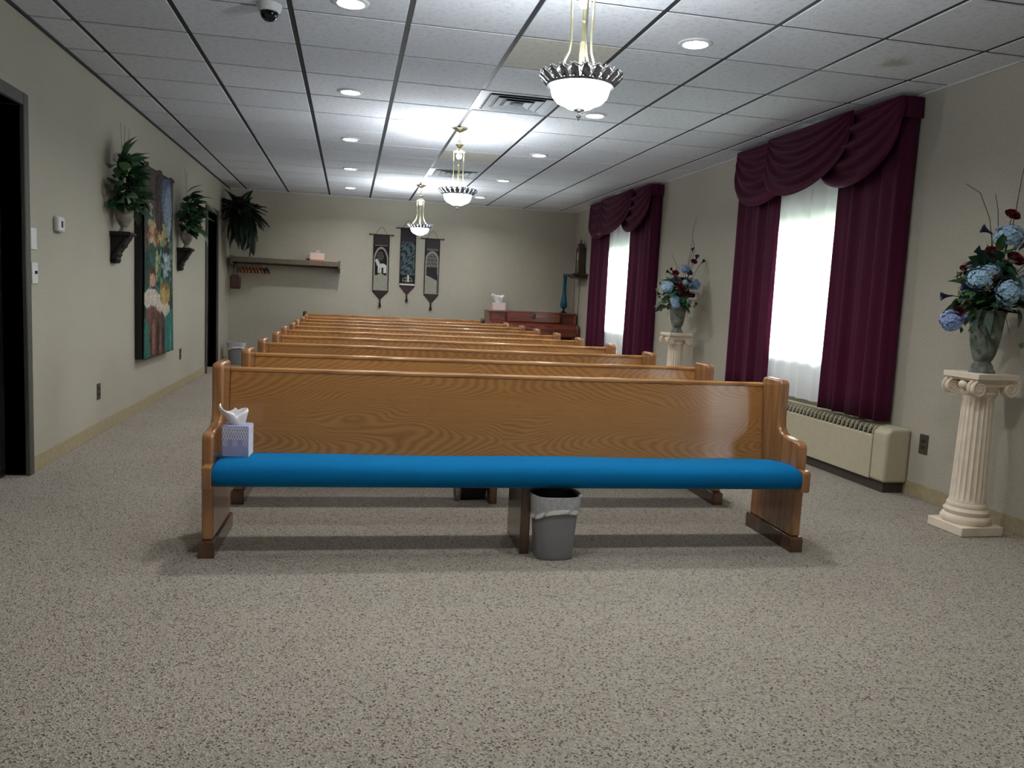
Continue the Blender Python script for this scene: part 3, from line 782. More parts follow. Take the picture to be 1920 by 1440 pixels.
def arrangement(x, y, z, label, k, hyd, roses, callas, twigs, seed, h_urn, nleaf, ivy, R=1.0):
    """k = metres per unit of the offsets below; offsets are (sideways, up, towards the room)"""
    r = random.Random(seed)
    t = thing('flower_arrangement', label, 'flowers', (x, y, z), 0, 'silk flower urns on the pedestals')
    obj('urn', urn_mb(h_urn), 'urn', t)
    def P(a, b, d=0): return AX * (a * k) + AD * (d * k) + Vector((0, 0, b * k))
    top = Vector((0, 0, h_urn - .01))
    def stem(p, rad=.0022, mat='stem', bend=.3, name='stem', start=None):
        s0 = start if start is not None else top * 1.0; mid = s0.lerp(p, .5) + Vector((0, 0, bend * (p - s0).length * .4))
        pts = [s0 * (1 - s) ** 2 + mid * 2 * s * (1 - s) + p * s * s for s in [q / 8 for q in range(9)]]
        return obj(name, MB().tube(pts, rad, 5), mat, t)
    def out(p): return (p - Vector((0, 0, h_urn + .06)))
    for a, b, d, rad, mt in hyd:
        p = P(a, b, d); stem(p)
        q = out(p).normalized().to_track_quat('Z', 'Y').to_matrix().to_4x4()
        link('hydrangea', HYD[(mt, r.randint(0, 1))], t, Matrix.Translation(p) @ q @ Matrix.Diagonal((rad * k, rad * k, rad * k * .85, 1)))
    for a, b, d, rad, mt in roses:
        p = P(a, b, d); stem(p)
        q = (out(p).normalized() * .6 + AD * .9 + Vector((0, 0, .3))).to_track_quat('Z', 'Y').to_matrix().to_4x4()
        link('rose', ROSE[mt], t, Matrix.Translation(p) @ q @ Matrix.Scale(rad * k, 4))
    for a, b, d, ln, da, db in callas:
        p = P(a, b, d); dr = P(da, db, .15).normalized()
        stem(p)
        q = dr.to_track_quat('Z', 'Y').to_matrix().to_4x4()
        link('calla', CALLA, t, Matrix.Translation(p) @ q @ Matrix.Scale(ln * k / 1.7, 4))
    for pts in twigs:
        pp = [P(*p) for p in pts]
        fine = []
        for i in range(len(pp) - 1):
            for s in (0, .33, .66): fine.append(pp[i].lerp(pp[i + 1], s))
        fine.append(pp[-1])
        obj('twig', MB().tube([top * .8] + fine, [.0026] + [.0024 - .0012 * i / len(fine) for i in range(len(fine))], 5), 'twig', t)
    for q in range(nleaf):
        a = r.uniform(0, 2 * PI); el = r.uniform(-.35, 1.1)
        d = Vector((math.cos(a) * math.cos(el), math.sin(a) * math.cos(el), math.sin(el)))
        if d.x > .35: d.x *= .3
        zz = r.random() ** 1.3
        base = Vector((d.x * .15 * (1 - .6 * zz), d.y * .19 * (1 - .55 * zz), h_urn - .01 + .27 * zz)) * 1.0
        base.x *= r.uniform(.2, 1) * R; base.y *= r.uniform(.2, 1) * R
        link('leaf', LEAF[r.choice(['leaf', 'leaf', 'leaf2', 'leaf2', 'sage', 'sage'])], t, orient(base, d + Vector((0, 0, -.15)), r.uniform(-.8, .8), r.uniform(.075, .14) * R))
    for q in range(13):
        a = r.uniform(0, 2 * PI); p = Vector((0, 0, h_urn + .04)) + Vector((math.cos(a) * .8 - .35, math.sin(a), 1.3 * r.random())) * .14
        link('bud_sprig', SPRIG, t, Matrix.Translation(p) @ Matrix.Scale(.03, 4))
    for a, b, d in ivy:
        p = P(a, b, d); link('ivy_leaf', LEAF['ivy'], t, orient(p, AX * r.uniform(-.6, .6) + Vector((0, 0, -1)) + AD * .4, r.uniform(-.5, .5), r.uniform(.032, .045) * (1 + .4 * (R < .99))))
    for sgn in (-1, -.5, .7):
        pts = [top + AX * (.02 * sgn)] + [top + AX * (sgn * (.07 + .015 * q)) + AD * .06 + Vector((0, 0, .02 - .032 * q)) for q in range(5)]
        obj('ivy_vine', MB().tube(pts, .0014, 5), 'stem', t)
    return t
U1 = .00288
big = arrangement(PX, PY1, .878, 'large urn of blue hydrangeas and crimson roses on the nearest pedestal', U1,
    [(18, 252, 10, 27, 'hyd'), (-38, 174, 30, 24, 'hyd'), (-18, 186, 24, 18, 'hyd'), (8, 151, 46, 26, 'hyd'), (-82, 94, 26, 21, 'hyd2'), (-66, 104, 24, 15, 'hyd2'), (58, 170, 20, 24, 'hyd'), (30, 190, -20, 24, 'hyd2'), (20, 188, 30, 9, 'hydp')],
    [(22, 293, 6, 15, 'rose'), (-16, 222, 22, 15, 'rose'), (24, 212, 26, 17, 'rose'), (64, 184, 24, 15, 'rose'), (10, 170, 36, 13, 'rose'), (-74, 112, 36, 10, 'rose'), (-26, 176, 44, 9, 'rose'), (-60, 192, 10, 7, 'rose'), (70, 218, 0, 13, 'rose'), (40, 150, 20, 12, 'rose')],
    [(62, 300, 10, 34, .25, 1), (-18, 256, 16, 26, -.9, .35), (-84, 140, 26, 26, -1, -.1), (-52, 152, 36, 28, -.9, .2), (-36, 152, 40, 24, -.8, .1), (-34, 214, 26, 24, -.7, .5)],
    [[(-4, 230, 0), (-16, 285, 0), (-38, 330, 0), (-66, 345, 0)], [(4, 250, 0), (-2, 300, 0), (-10, 330, 0)], [(30, 290, 0), (35, 360, 0), (43, 425, 0)]],
    21, .335, 150, [(-8, 76, 40), (-22, 70, 34), (-36, 70, 26), (-34, 54, 24), (-20, 62, 36), (-12, 90, 40), (-30, 90, 30), (-12, 52, 38), (58, 60, 20), (64, 76, 18), (70, 50, 18), (-60, 84, 22), (-42, 84, 26), (-26, 46, 30), (-4, 62, 40)])
def extra_leaves(t, k, items):
    for a, b, d, da, db, s, mt in items:
        link('leaf', LEAF[mt], t, orient(AX * (a * k) + AD * (d * k) + Vector((0, 0, b * k)), AX * da + Vector((0, 0, db)) + AD * .25, .3, s))
extra_leaves(big, U1, [(-26, 190, 16, -1, .25, .14, 'sage'), (-34, 202, 14, -1, .1, .12, 'sage'), (-20, 208, 16, -.8, .7, .11, 'leaf'), (-44, 128, 30, -1, -.25, .11, 'leaf'), (-52, 136, 24, -1, .2, .10, 'leaf2'),
    (-30, 120, 34, -.6, -.8, .15, 'sage'), (-18, 118, 40, -.25, -1, .13, 'sage'), (-40, 112, 26, -.7, -.7, .10, 'ivy'), (44, 232, 8, .8, .7, .13, 'leaf'), (36, 226, 14, .5, .9, .12, 'sage'), (52, 206, 12, 1, .3, .13, 'leaf'),
    (40, 132, 34, .5, -.8, .13, 'leaf'), (54, 128, 28, .7, -.7, .13, 'leaf2'), (30, 120, 40, .2, -1, .10, 'sage'), (2, 226, 16, -.2, 1, .10, 'leaf2'), (-6, 206, 30, -.5, .6, .10, 'leaf')])
U2 = .0053
arrangement(PX, PY2, .878, 'smaller looking urn of blue hydrangeas on the pedestal between the two windows', U2,
    [(4, 124, 20, 10, 'hyd2'), (-27, 88, 24, 12, 'hyd'), (-33, 89, 20, 8, 'hyd'), (26, 96, 16, 12, 'hyd2'), (18, 93, 22, 9, 'hyd2'), (-13, 64, 28, 10, 'hyd'), (-11, 56, 28, 9, 'hyd'), (5, 98, 26, 7, 'hydp'), (13, 60, 28, 7, 'hydp'), (12, 78, 0, 12, 'hyd2')],
    [(-12, 104, 26, 8, 'mauve'), (-4, 88, 30, 9, 'rose'), (6, 80, 30, 8, 'rose'), (20, 76, 24, 7, 'rose'), (14, 118, 16, 7, 'mauve'), (-14, 116, 22, 7, 'rose'), (22, 140, 12, 7, 'rose')],
    [(20, 158, 0, 10, 0, 1), (26, 140, 2, 14, .3, 1), (37, 136, 2, 11, .7, .8), (-20, 116, 6, 11, -.9, .3), (-34, 74, 6, 11, -.9, .1), (0, 70, 9, 10, -.3, .2), (-16, 118, 5, 10, -.5, .7)],
    [[(-8, 130, 0), (-14, 142, 0), (-19, 152, 0)], [(14, 140, 0), (17, 165, 0), (18, 182, 0)], [(24, 160, 0), (22, 176, 0), (18, 184, 0), (19, 205, 0), (24, 225, 0)]],
    33, .285, 100, [(-40, 72, 6), (-44, 86, 4), (-38, 56, 6), (-36, 48, 6), (-30, 60, 7), (-28, 52, 7), (-34, 104, 4), (-40, 98, 4), (-46, 84, 4), (28, 56, 6), (34, 62, 4)], 1.15)

# ------------------------------------------------------------------ left wall: brackets with plants, tapestry, switches
def wall_bracket(y, label):
    t = thing('wall_bracket', label, 'bracket', (XL, y, 1.525), 0, 'carved black brackets under the wall plants')
    pr = [(.0, -.02), (.14, -.02), (.130, -.05), (.105, -.08), (.095, -.115), (.070, -.135), (.054, -.16), (.060, -.18), (.044, -.195), (.050, -.215), (.040, -.24), (.0, -.245)]
    obj('scroll', MB().prism(pr, -.06, .06, 'y'), 'bracket', t, bevel=.006, seg=2)
    obj('top_plate', MB().prism([(.0, -.03), (.148, -.03), (.155, -.015), (.148, .0), (.0, .0)], -.085, .085, 'y'), 'bracket', t, bevel=.004)
    for s in (-1, 1):
        obj('acanthus', MB().grid(lambda u, v, s=s: (.012 + .1 * (1 - v) ** 1.2 + .012 * math.sin(5 * u), s * (.062 + .012 * math.sin(PI * u)), -.04 - .17 * v - .02 * abs(2 * u - 1)), 7, 9), 'bracket', t, solid=.006)
    return t
def wall_plant(y, label, seed, leaves, twigs=2):
    r = random.Random(seed)
    t = thing('potted_plant', label, 'plant', (XL + .085, y, 1.525), 0, 'leafy plants in stone urns on the left wall')
    obj('urn', MB().lathe([(.038, 0), (.04, .008), (.03, .018), (.024, .035), (.034, .05), (.056, .09), (.066, .14), (.07, .18), (.078, .19), (.07, .195), (.06, .17), (.02, .08)], 28), 'urn_pale', t)
    for k in range(leaves):
        a = r.uniform(-1.9, 1.9); rad = abs(r.gauss(0, .5)); zz = r.betavariate(1.3, 1.7)
        c = Vector((math.cos(a) * .095 * min(1.1, rad + .2), math.sin(a) * .20 * min(1.3, rad + .15), .15 + .42 * zz))
        if c.x < -.04: c.x = -.04
        d = Vector((math.cos(a) * .9 + .1, math.sin(a), r.uniform(-.7, .9)))
        if c.z > .5: d.z = abs(d.z) + .3
        s = r.uniform(.09, .15)
        if (c + d.normalized() * s).x < -.05: d.x = abs(d.x)
        link('leaf', LEAF[r.choice(['leaf', 'leaf', 'leaf2', 'leaf', 'leaf3'])], t, orient(c, d, r.uniform(-.9, .9), s))
    for k in range(7):
        a = r.uniform(-1.4, 1.4)
        pts = [(.0, 0, .15), (.03 * math.cos(a), .05 * math.sin(a), .28), (.08 * math.cos(a), .14 * math.sin(a), .36), (.12 * math.cos(a), .22 * math.sin(a), .30)]
        obj('stem', MB().tube(pts, .003, 5), 'stem', t)
    for k, dy in enumerate((-.05, .06, .2)[:twigs]):
        obj('twig', MB().tube([(0, 0, .15), (.0, dy * .5, .5), (-.01, dy, .82)], .0014, 4), 'twig', t)
    return t
BY1, BY2 = 6.76, 9.19
wall_bracket(BY1, 'black carved wall bracket to the left of the tapestry')
wall_bracket(BY2, 'black carved wall bracket to the right of the tapestry')
p = wall_plant(BY1, 'bushy green plant in a stone urn left of the tapestry', 5, 150, 3)
for k, (y, z, dy, dz, s) in enumerate(((-.06, .52, -.12, 1, .2), (-.02, .6, .1, 1, .16), (-.1, .45, -.4, .8, .18), (.03, .55, .5, .4, .16))):
    link('leaf', LEAF['leaf2'], p, orient(Vector((.01, y, z)), (.25, dy, dz), .3, s))
p = wall_plant(BY2, 'bushy green plant in a stone urn right of the tapestry', 12, 130, 2)
for k, (x, y, z, d, s, mt) in enumerate(((.1, -.04, .52, (.9, .2, .35), .19, 'leaf3'), (.14, .0, .50, (1, .1, -.35), .19, 'leaf3'), (.12, -.05, .33, (1, 0, .1), .17, 'leaf2'), (.12, -.08, .2, (.5, -.4, -.2), .15, 'leaf2'), (.16, 0, .16, (.6, 0, -.8), .14, 'leaf'), (.02, -.06, .58, (.5, 0, .6), .17, 'leaf2'))):
    link('leaf', LEAF[mt], p, orient(Vector((x, y, z)), d, .2, s))

def dyed(name, mb, cols, mat, parent=None, **kw):
    o = obj(name, mb, mat, parent, **kw)
    at = o.data.color_attributes.new('dye', 'FLOAT_COLOR', 'POINT')
    flat = np.ones((len(cols), 4), dtype=np.float32); flat[:, :3] = np.array([lin(c) for c in cols])
    at.data.foreach_set('color', flat.ravel()); return o
def paint(u, v, blobs, base, r, jit=.007):
    u += r.uniform(-jit, jit); v += r.uniform(-jit, jit) * .6
    c = base(u, v)
    for cx, cy, rx, ry, col in blobs:
        if ((u - cx) / rx) ** 2 + ((v - cy) / ry) ** 2 < 1: c = col
    k = r.uniform(.82, 1.12)
    return tuple(min(255, x * k) for x in c)
ty0, ty1, tz0, tz1, TD = 7.40, 8.62, .475, 2.16, .066
t = thing('tapestry', 'tall woven garden scene tapestry on a black backing between the two wall plants', 'tapestry', (XL, 0, 0))
obj('backing', MB().box(.002, TD - .006, ty0, ty1, tz0, tz1 - .05), 'black', t, bevel=.004)
obj('hanging_rod', MB().tube([(TD * .6, ty0 - .05, tz1 - .005), (TD * .6, ty1 + .05, tz1 - .005)], .012, 10), 'bracket', t)
for yy in (ty0 - .06, ty1 + .06):
    obj('rod_finial', MB().ball((TD * .6, yy, tz1 - .005), .024, 12, 7), 'bracket', t)
rp = random.Random(3); blobs = []
G = [(58, 88, 64), (84, 112, 82), (40, 66, 52), (112, 132, 104), (70, 96, 92)]
for k in range(150):
    blobs.append((rp.uniform(.15, 1), rp.uniform(.34, .72), rp.uniform(.02, .07), rp.uniform(.01, .035), rp.choice(G)))
for k in range(26): blobs.append((.22 + rp.gauss(0, .05), rp.uniform(.6, .86), .03, .018, rp.choice([(150, 160, 140), (168, 150, 110), (110, 126, 104), (176, 170, 150)])))
for k in range(30): blobs.append((.3 + rp.gauss(0, .1), .64 + rp.gauss(0, .035), .03, .014, rp.choice([(170, 120, 86), (186, 156, 108), (150, 90, 72)])))
for k in range(20): blobs.append((.62 + rp.gauss(0, .06), .66 + rp.gauss(0, .02), .03, .012, rp.choice([(184, 168, 104), (150, 140, 90)])))
blobs += [(.74, .86, .17, .13, (92, 102, 122)), (.78, .80, .10, .16, (122, 134, 152)), (.80, .72, .05, .08, (150, 160, 172)), (.42, .83, .09, .16, (72, 64, 62)), (.55, .72, .04, .06, (66, 60, 58))]
for k in range(26): blobs.append((.68 + rp.gauss(0, .06), .48 + rp.gauss(0, .04), .035, .014, rp.choice([(150, 164, 176), (128, 150, 160), (168, 178, 180)])))
for k in range(16): blobs.append((.38 + rp.gauss(0, .015), rp.uniform(.40, .56), .016, .02, (156, 160, 120)))
blobs += [(.85, .12, .28, .13, (52, 110, 98)), (.1, .10, .2, .12, (58, 104, 92)), (.25, .43, .13, .045, (86, 62, 52)), (.26, .405, .085, .036, (176, 140, 122)), (.30, .365, .09, .014, (60, 56, 70)),
          (.22, .31, .26, .055, (186, 178, 166)), (.55, .25, .26, .05, (182, 172, 156)), (.66, .335, .15, .06, (160, 134, 86)), (.66, .375, .12, .02, (130, 104, 66)), (.64, .33, .05, .05, (178, 152, 100)),
          (.24, .225, .2, .05, (108, 76, 70)), (.36, .12, .2, .13, (92, 66, 58)), (.55, .11, .15, .13, (84, 66, 58)), (.22, .08, .05, .09, (60, 46, 46)), (.42, .08, .04, .1, (62, 48, 46)), (.5, .06, .03, .09, (128, 92, 78)), (.3, .1, .025, .1, (136, 96, 82)), (.62, .1, .02, .09, (52, 48, 50)), (.86, .06, .04, .08, (96, 136, 140))]
nu, nv = 80, 124
def tapf(u, v):
    w = .010 * math.sin(u * 17 + .6) * (.3 + .7 * v) + .006 * math.sin(u * 41 + v * 3)
    return (TD + .006 + w, ty0 + (ty1 - ty0) * u, tz0 + (tz1 - tz0) * v + (.016 * math.sin(u * 15) * max(0, v - .9) * 10 if v > .9 else 0))
cols = [paint(i / (nu - 1), j / (nv - 1), blobs, lambda u, v: (88, 80, 76) if u < .5 and v > .55 else ((70, 68, 70) if v > .55 else (50, 70, 62)), rp) for j in range(nv) for i in range(nu)]
dyed('woven_picture', MB().grid(tapf, nu, nv), cols, 'tap', t, solid=.003, angle=80)

def plate(name, label, cat, y, z, w, h, mat, wall='L', group=None, kind='switch'):
    s = 1 if wall == 'L' else -1
    t = thing(name, label, cat, (XL if wall == 'L' else XR, y, z), 0, group)
    def B(x0, x1, *r): return MB().box(min(s * x0, s * x1), max(s * x0, s * x1), *r)
    obj('cover_plate', B(0, .007, -w / 2, w / 2, -h / 2, h / 2), mat, t, bevel=.003)
    if kind == 'switch':
        obj('toggle', B(.005, .018, -.006, .006, -.004, .014), 'slot' if mat == 'plastic' else 'plastic', t, bevel=.002)
    elif kind == 'outlet':
        for dz in (-.021, .021):
            o = obj('socket', B(.006, .0095, -.016, .016, dz - .013, dz + .013), 'slot', t, bevel=.003)
            for dy in (-.006, .006): obj('slot', B(.0094, .0102, dy - .0012, dy + .0012, dz - .004, dz + .006), 'black', o)
    return t
plate('blank_plate', 'white blank cover plate beside the near door, above the toggle switch', 'wall plate', 5.16, 1.37, .085, .125, 'plastic', kind='blank')
plate('light_switch', 'white toggle light switch beside the near door, below the blank plate', 'switch', 5.17, 1.172, .085, .125, 'plastic')
plate('wall_outlet', 'brown wall outlet low on the left wall nearest the door frame', 'outlet', 6.37, .325, .075, .12, 'brownplate', kind='outlet')
plate('wall_outlet', 'brown wall outlet low on the left wall to the right of the tapestry', 'outlet', 9.30, .375, .075, .12, 'brownplate', kind='outlet')
plate('wall_outlet', 'brown wall outlet on the right wall by the heater end', 'outlet', 4.40, .355, .075, .125, 'brownplate', 'R', kind='outlet')
t = thing('thermostat', 'small rounded white thermostat on the left wall near the door', 'thermostat', (XL, 5.55, 1.485))
obj('housing', MB().box(0, .032, -.06, .06, -.048, .048), 'plastic', t, bevel=.014, seg=4)
obj('display', MB().box(.031, .034, -.012, .016, -.02, .02), 'slot', t, bevel=.002)

# hanging fern in the back left corner
t = thing('hanging_fern', 'dark bushy fern hanging in the back left corner above the coat shelf', 'plant', (-1.585, 12.25, 2.12))
obj('hanger', MB().tube([(-.17, .2, H - 2.12), (-.17, .2, .40), (-.16, .19, .33)], .007, 6), 'chrome', t)
obj('chain', MB().tube([(-.16, .19, .36), (-.1, .05, .26), (0, 0, .12)], .003, 5), 'slot', t)
obj('pot', MB().lathe([(.06, -.06), (.09, .0), (.11, .08), (.115, .1), (.1, .1), (.08, .0), (.03, -.04)], 20), 'slot', t)
def frond_mesh(curl):
    mb = MB(); path = []
    for q in range(19):
        s = q / 18; path.append(Vector((0, s * .9 * (1 - .25 * curl * s), .25 * s - (.55 + .5 * curl) * s * s)))
    mb.tube(path, [.007 - .005 * q / 18 for q in range(19)], 4)
    for q in range(2, 19):
        s = q / 18; L = .16 * math.sin(PI * min(1, .15 + .85 * s)) + .02
        for sx in (-1, 1):
            for e in (0, .5):
                p = path[q].lerp(path[q - 1], e); w = .04
                mb.add([p, p + Vector((sx * L * .5, w, -.01)), p + Vector((sx * L, .03, -.05)), p + Vector((sx * L * .5, -w * .4, -.012))], [(0, 1, 2, 3)])
    return mb.mesh('frond', 'fern', False)
FR = [frond_mesh(c) for c in (.2, .7, 1.2)]
rf = random.Random(9)
for k in range(130):
    a = rf.uniform(0, 2 * PI); el = rf.uniform(-.5, 1.3)
    d = Vector((math.cos(a) * math.cos(el), math.sin(a) * math.cos(el), math.sin(el)))
    if d.x < -.25: d.x = -.25 + .2 * d.x
    if d.y > .5: d.y *= .5
    s = rf.uniform(.27, .42)
    b0 = Vector((d.x * .03, d.y * .03, .04 + .08 * rf.random()))
    link('frond', rf.choice(FR), t, orient(b0, d, rf.uniform(-.4, .4), s))
for k in range(50):
    a = rf.uniform(-2.2, 1.0); s = rf.uniform(.30, .46)
    d = Vector((math.cos(a) * .75, math.sin(a) * .75, -1))
    link('frond', FR[0], t, orient(Vector((math.cos(a) * .10, math.sin(a) * .10, rf.uniform(-.12, .1))), d, rf.uniform(-.5, .5), s))
link('frond', FR[0], t, orient(Vector((.12, -.05, .06)), (1, -.1, -.35), 0, .33))

# ------------------------------------------------------------------ back wall: coat shelf and what is on it
t = thing('coat_shelf', 'long brown wall shelf with hanging rod on the back wall left side', 'shelf', (0, YB, 0))
obj('shelf_board', MB().box(-1.73, -.18, -.26, -.01, 1.553, 1.578), 'shelfw', t, bevel=.003)
obj('front_lip', MB().box(-1.73, -.18, -.275, -.261, 1.505, 1.572), 'shelfg', t, bevel=.003)
for x in (-1.745, -.18):
    obj('side_bracket', MB().prism([(-.285, 1.475), (-.285, 1.595), (-.002, 1.60), (-.002, 1.42), (-.05, 1.42)], x, x + .028, 'x'), 'shelfg', t, bevel=.004)
obj('clothes_rod', MB().tube([(-1.72, -.15, 1.49), (-.175, -.15, 1.49)], .011, 10), 'rod', t)
def hanger(x, tilt, label, mat='hanger', group='wooden hangers under the coat shelf'):
    t = thing('coat_hanger', label, 'hanger', (x, YB - .15, 1.49), tilt, group)
    obj('hook', MB().tube([(0, -.003 + .016 * math.cos(a), .0 + .016 * math.sin(a)) for a in [(-.3 + 3.6 * q / 12) for q in range(13)]] + [(0, -.019, -.02), (0, 0, -.035), (0, 0, -.06)], .0022, 5), 'chrome', t)
    sh = [(.0, -.05), (.09, -.085), (.125, -.125), (.13, -.14), (.115, -.142), (.0, -.085), (-.115, -.142), (-.13, -.14), (-.125, -.125), (-.09, -.085)]
    obj('shoulder_bar', MB().prism(sh, -.007, .007, 'x'), mat, t, bevel=.003)
    obj('trouser_bar', MB().tube([(0, -.11, -.137), (0, .11, -.137)], .005, 6), mat, t)
for k in range(7):
    hanger(-1.63 + .05 * k, .42 + .05 * math.sin(k * 2.1), 'wooden coat hanger, %s from the left in the bunch under the coat shelf' % ['first', 'second', 'third', 'fourth', 'fifth', 'sixth', 'seventh'][k])
hanger(-1.315, .7, 'dark wooden coat hanger next to the wooden bunch under the shelf', 'walnut', None)
hanger(-1.25, .55, 'single dark hanger farthest right under the coat shelf', 'walnut', None)
t = thing('hanging_bag', 'small dark maroon bag hanging below the left end of the coat shelf', 'bag', (-1.67, YB - .30, 1.10))
obj('pouch', MB().prism([(-.075, 0), (.075, 0), (.08, .16), (.06, .20), (-.05, .215), (-.078, .18)], -.035, .035, 'y'), 'maroon', t, bevel=.02, seg=3)
obj('strap', MB().tube([(-.03, 0, .2), (-.035, .08, .32), (-.02, .15, .405), (.0, .15, .41), (.015, .1, .34), (.02, 0, .2)], .006, 6), 'maroon', t)
t = thing('paper_bag', 'small pale pink paper gift bag on the coat shelf', 'bag', (-.50, YB - .14, 1.5795))
obj('bag_body', MB().add([(-.105, -.045, 0), (.105, -.045, 0), (.105, .045, 0), (-.105, .045, 0), (-.105, -.038, .125), (.108, -.04, .118), (.108, .04, .118), (-.105, .038, .125)],
    [(0, 3, 2, 1), (0, 1, 5, 4), (1, 2, 6, 5), (2, 3, 7, 6), (3, 0, 4, 7)]), 'paperbag', t, solid=.002, smooth=False)
obj('bag_base', MB().box(-.106, .106, -.046, .046, .0005, .02), plain('coral_band', (196, 110, 84), .8), t)
for yy in (-.04, .04):
    obj('handle', MB().tube([(-.02 + .06 * q / 10, yy, .115 + .045 * math.sin(PI * q / 10)) for q in range(11)], .003, 5), 'paper', t)

# banners
def banner(x0, x1, zt, zk, zb, label, fn, seed):
    """x0..x1 width, zt rod height, zk where the point starts, zb tip"""
    t = thing('wall_banner', label, 'banner', (0, YB, 0), 0, 'woven banners on the back wall')
    r = random.Random(seed); nu, nv = 44, 168; w = x1 - x0; xc = (x0 + x1) / 2
    def P(u, v):
        # v 0 top .. 1 tip
        z = zt - v * (zt - zb); k = (zk - z) / (zk - zb)
        f = 1 if k <= 0 else max(.015, 1 - k)
        return (xc + (u - .5) * w * f, -.014 + .003 * math.sin(v * 9 + u * 4), z)
    cols = []
    for j in range(nv):
        for i in range(nu):
            u, v = i / (nu - 1), j / (nv - 1); p = P(u, v)
            uu = (p[0] - x0) / w
            c = fn(uu, v); k = r.uniform(.86, 1.1); cols.append(tuple(min(255, max(0, q * k)) for q in c))
    dyed('woven_cloth', MB().grid(P, nu, nv), cols, 'banner', t, solid=.004, angle=80)
    obj('rod', MB().tube([(x0 - .05, -.016, zt), (x1 + .05, -.016, zt)], .007, 8), 'rod', t)
    for x in (x0 - .055, x1 + .055): obj('rod_knob', MB().ball((x, -.016, zt), .013, 10, 6), 'rod', t)
    obj('hanging_cord', MB().tube([(x0 + .03, -.014, zt + .005), (xc - .008, -.008, zt + .125), (xc + .008, -.008, zt + .125), (x1 - .03, -.014, zt + .005)], .003, 5), 'cord', t)
    ts = MB().lathe([(.004, zb + .012), (.012, zb - .01), (.014, zb - .022), (.009, zb - .032), (.014, zb - .05), (.022, zb - .10), (.02, zb - .105)], 12, (xc, -.016, 0))
    obj('tassel', ts, 'tasselm', t)
DK, GR, LT, WH, TL = (44, 38, 40), (70, 62, 64), (156, 154, 142), (206, 206, 200), (92, 108, 112)
def inarch(u, v, c, hw, v0, v1, vs):
    """pointed arch from v0 (tip) to v1 (foot); straight below vs"""
    if v < v0 or v > v1: return False
    h = hw if v > vs else hw * math.sqrt(max(0, 1 - ((vs - v) / (vs - v0)) ** 1.7))
    return abs(u - c) < h
def ell(u, v, a, b, rx, ry): return ((u - a) / rx) ** 2 + ((v - b) / ry) ** 2 < 1
def b_lamb(u, v):
    if v > .855: return (62, 50, 52) if abs(u - .5) < .36 else DK
    if v > .845: return LT
    if u < .05 or u > .95: return DK
    if v < .145: return (64, 56, 58)
    if .150 < v < .172 and .1 < u < .9: return (110, 106, 104)
    if inarch(u, v, .5, .38, .215, .62, .40) and v < .62 - .03 * math.cos((u - .5) * 7):
        body = ell(u, v, .55, .47, .26, .032) or ell(u, v, .24, .40, .085, .03) or ell(u, v, .31, .435, .10, .04) or ell(u, v, .16, .405, .08, .008)
        legs = (.465 < v < .585) and any(abs(u - q - .05 * (v - .5)) < .055 for q in (.36, .48, .72, .80))
        if body or legs: return WH
        if ell(u, v, .5, .27, .09, .02) or ell(u, v, .45, .33, .22, .07): return (104, 104, 100) if (math.sin(u * 60) + math.sin(v * 160) > .2) else (58, 54, 54)
        return (40, 36, 38)
    if inarch(u, v, .5, .45, .185, .66, .38): return LT
    if v < .5: return DK
    return LT
def b_text(u, v):
    if v > .855: return (74, 54, 62) if abs(u - .5) < .4 and v > .87 else DK
    if v > .83: return WH
    if u < .05 or u > .95: return DK
    if v < .2: return (62, 58, 64) if v > .12 else (58, 52, 56)
    if v < .7:
        s = math.sin(u * 19 + 3 * math.sin(v * 23 + 5 * u)) + math.sin(v * 61 + 3.5 * math.sin(u * 7 + v * 17)) + .9 * math.sin(u * 41 - v * 137)
        return TL if s > -.1 else ((60, 76, 80) if s > -.7 else (40, 48, 52))
    if abs(u - .56) < .05 and .70 < v < .80: return WH
    if ell(u, v, .52, .77, .36, .045): return (120, 116, 106) if math.sin(u * 34) + math.sin(v * 130) > 0 else (52, 46, 46)
    return (38, 36, 38)
def b_arch(u, v):
    if v > .855: return (64, 58, 58) if abs(u - .5) < .4 else DK
    if v > .84: return LT
    if u < .05 or u > .95 or (.88 < u < .91 and v > .55): return DK
    if v < .15: return (66, 62, 66)
    if .155 < v < .185 and .12 < u < .9: return (112, 108, 106)
    if inarch(u, v, .5, .38, .22, .57 + .11 * max(0, u - .2), .34):
        if v > .44: return (50, 49, 56)
        return (118, 116, 112) if math.sin(u * 31 + 3 * math.sin(v * 40)) + math.sin(v * 110) > -.2 else (84, 82, 82)
    if inarch(u, v, .5, .45, .19, .66, .32): return LT
    if v < .42: return (58, 52, 54)
    return LT
banner(.345, .595, 2.045, 1.165, 1.03, 'leftmost wall banner showing a white lamb in an arch', b_lamb, 1)
banner(.765, 1.010, 2.170, 1.265, 1.125, 'middle and highest wall banner with blue green lettering pattern', b_text, 2)
banner(1.155, 1.390, 2.030, 1.145, 1.01, 'rightmost wall banner with an arch over a pale lower panel', b_arch, 3)

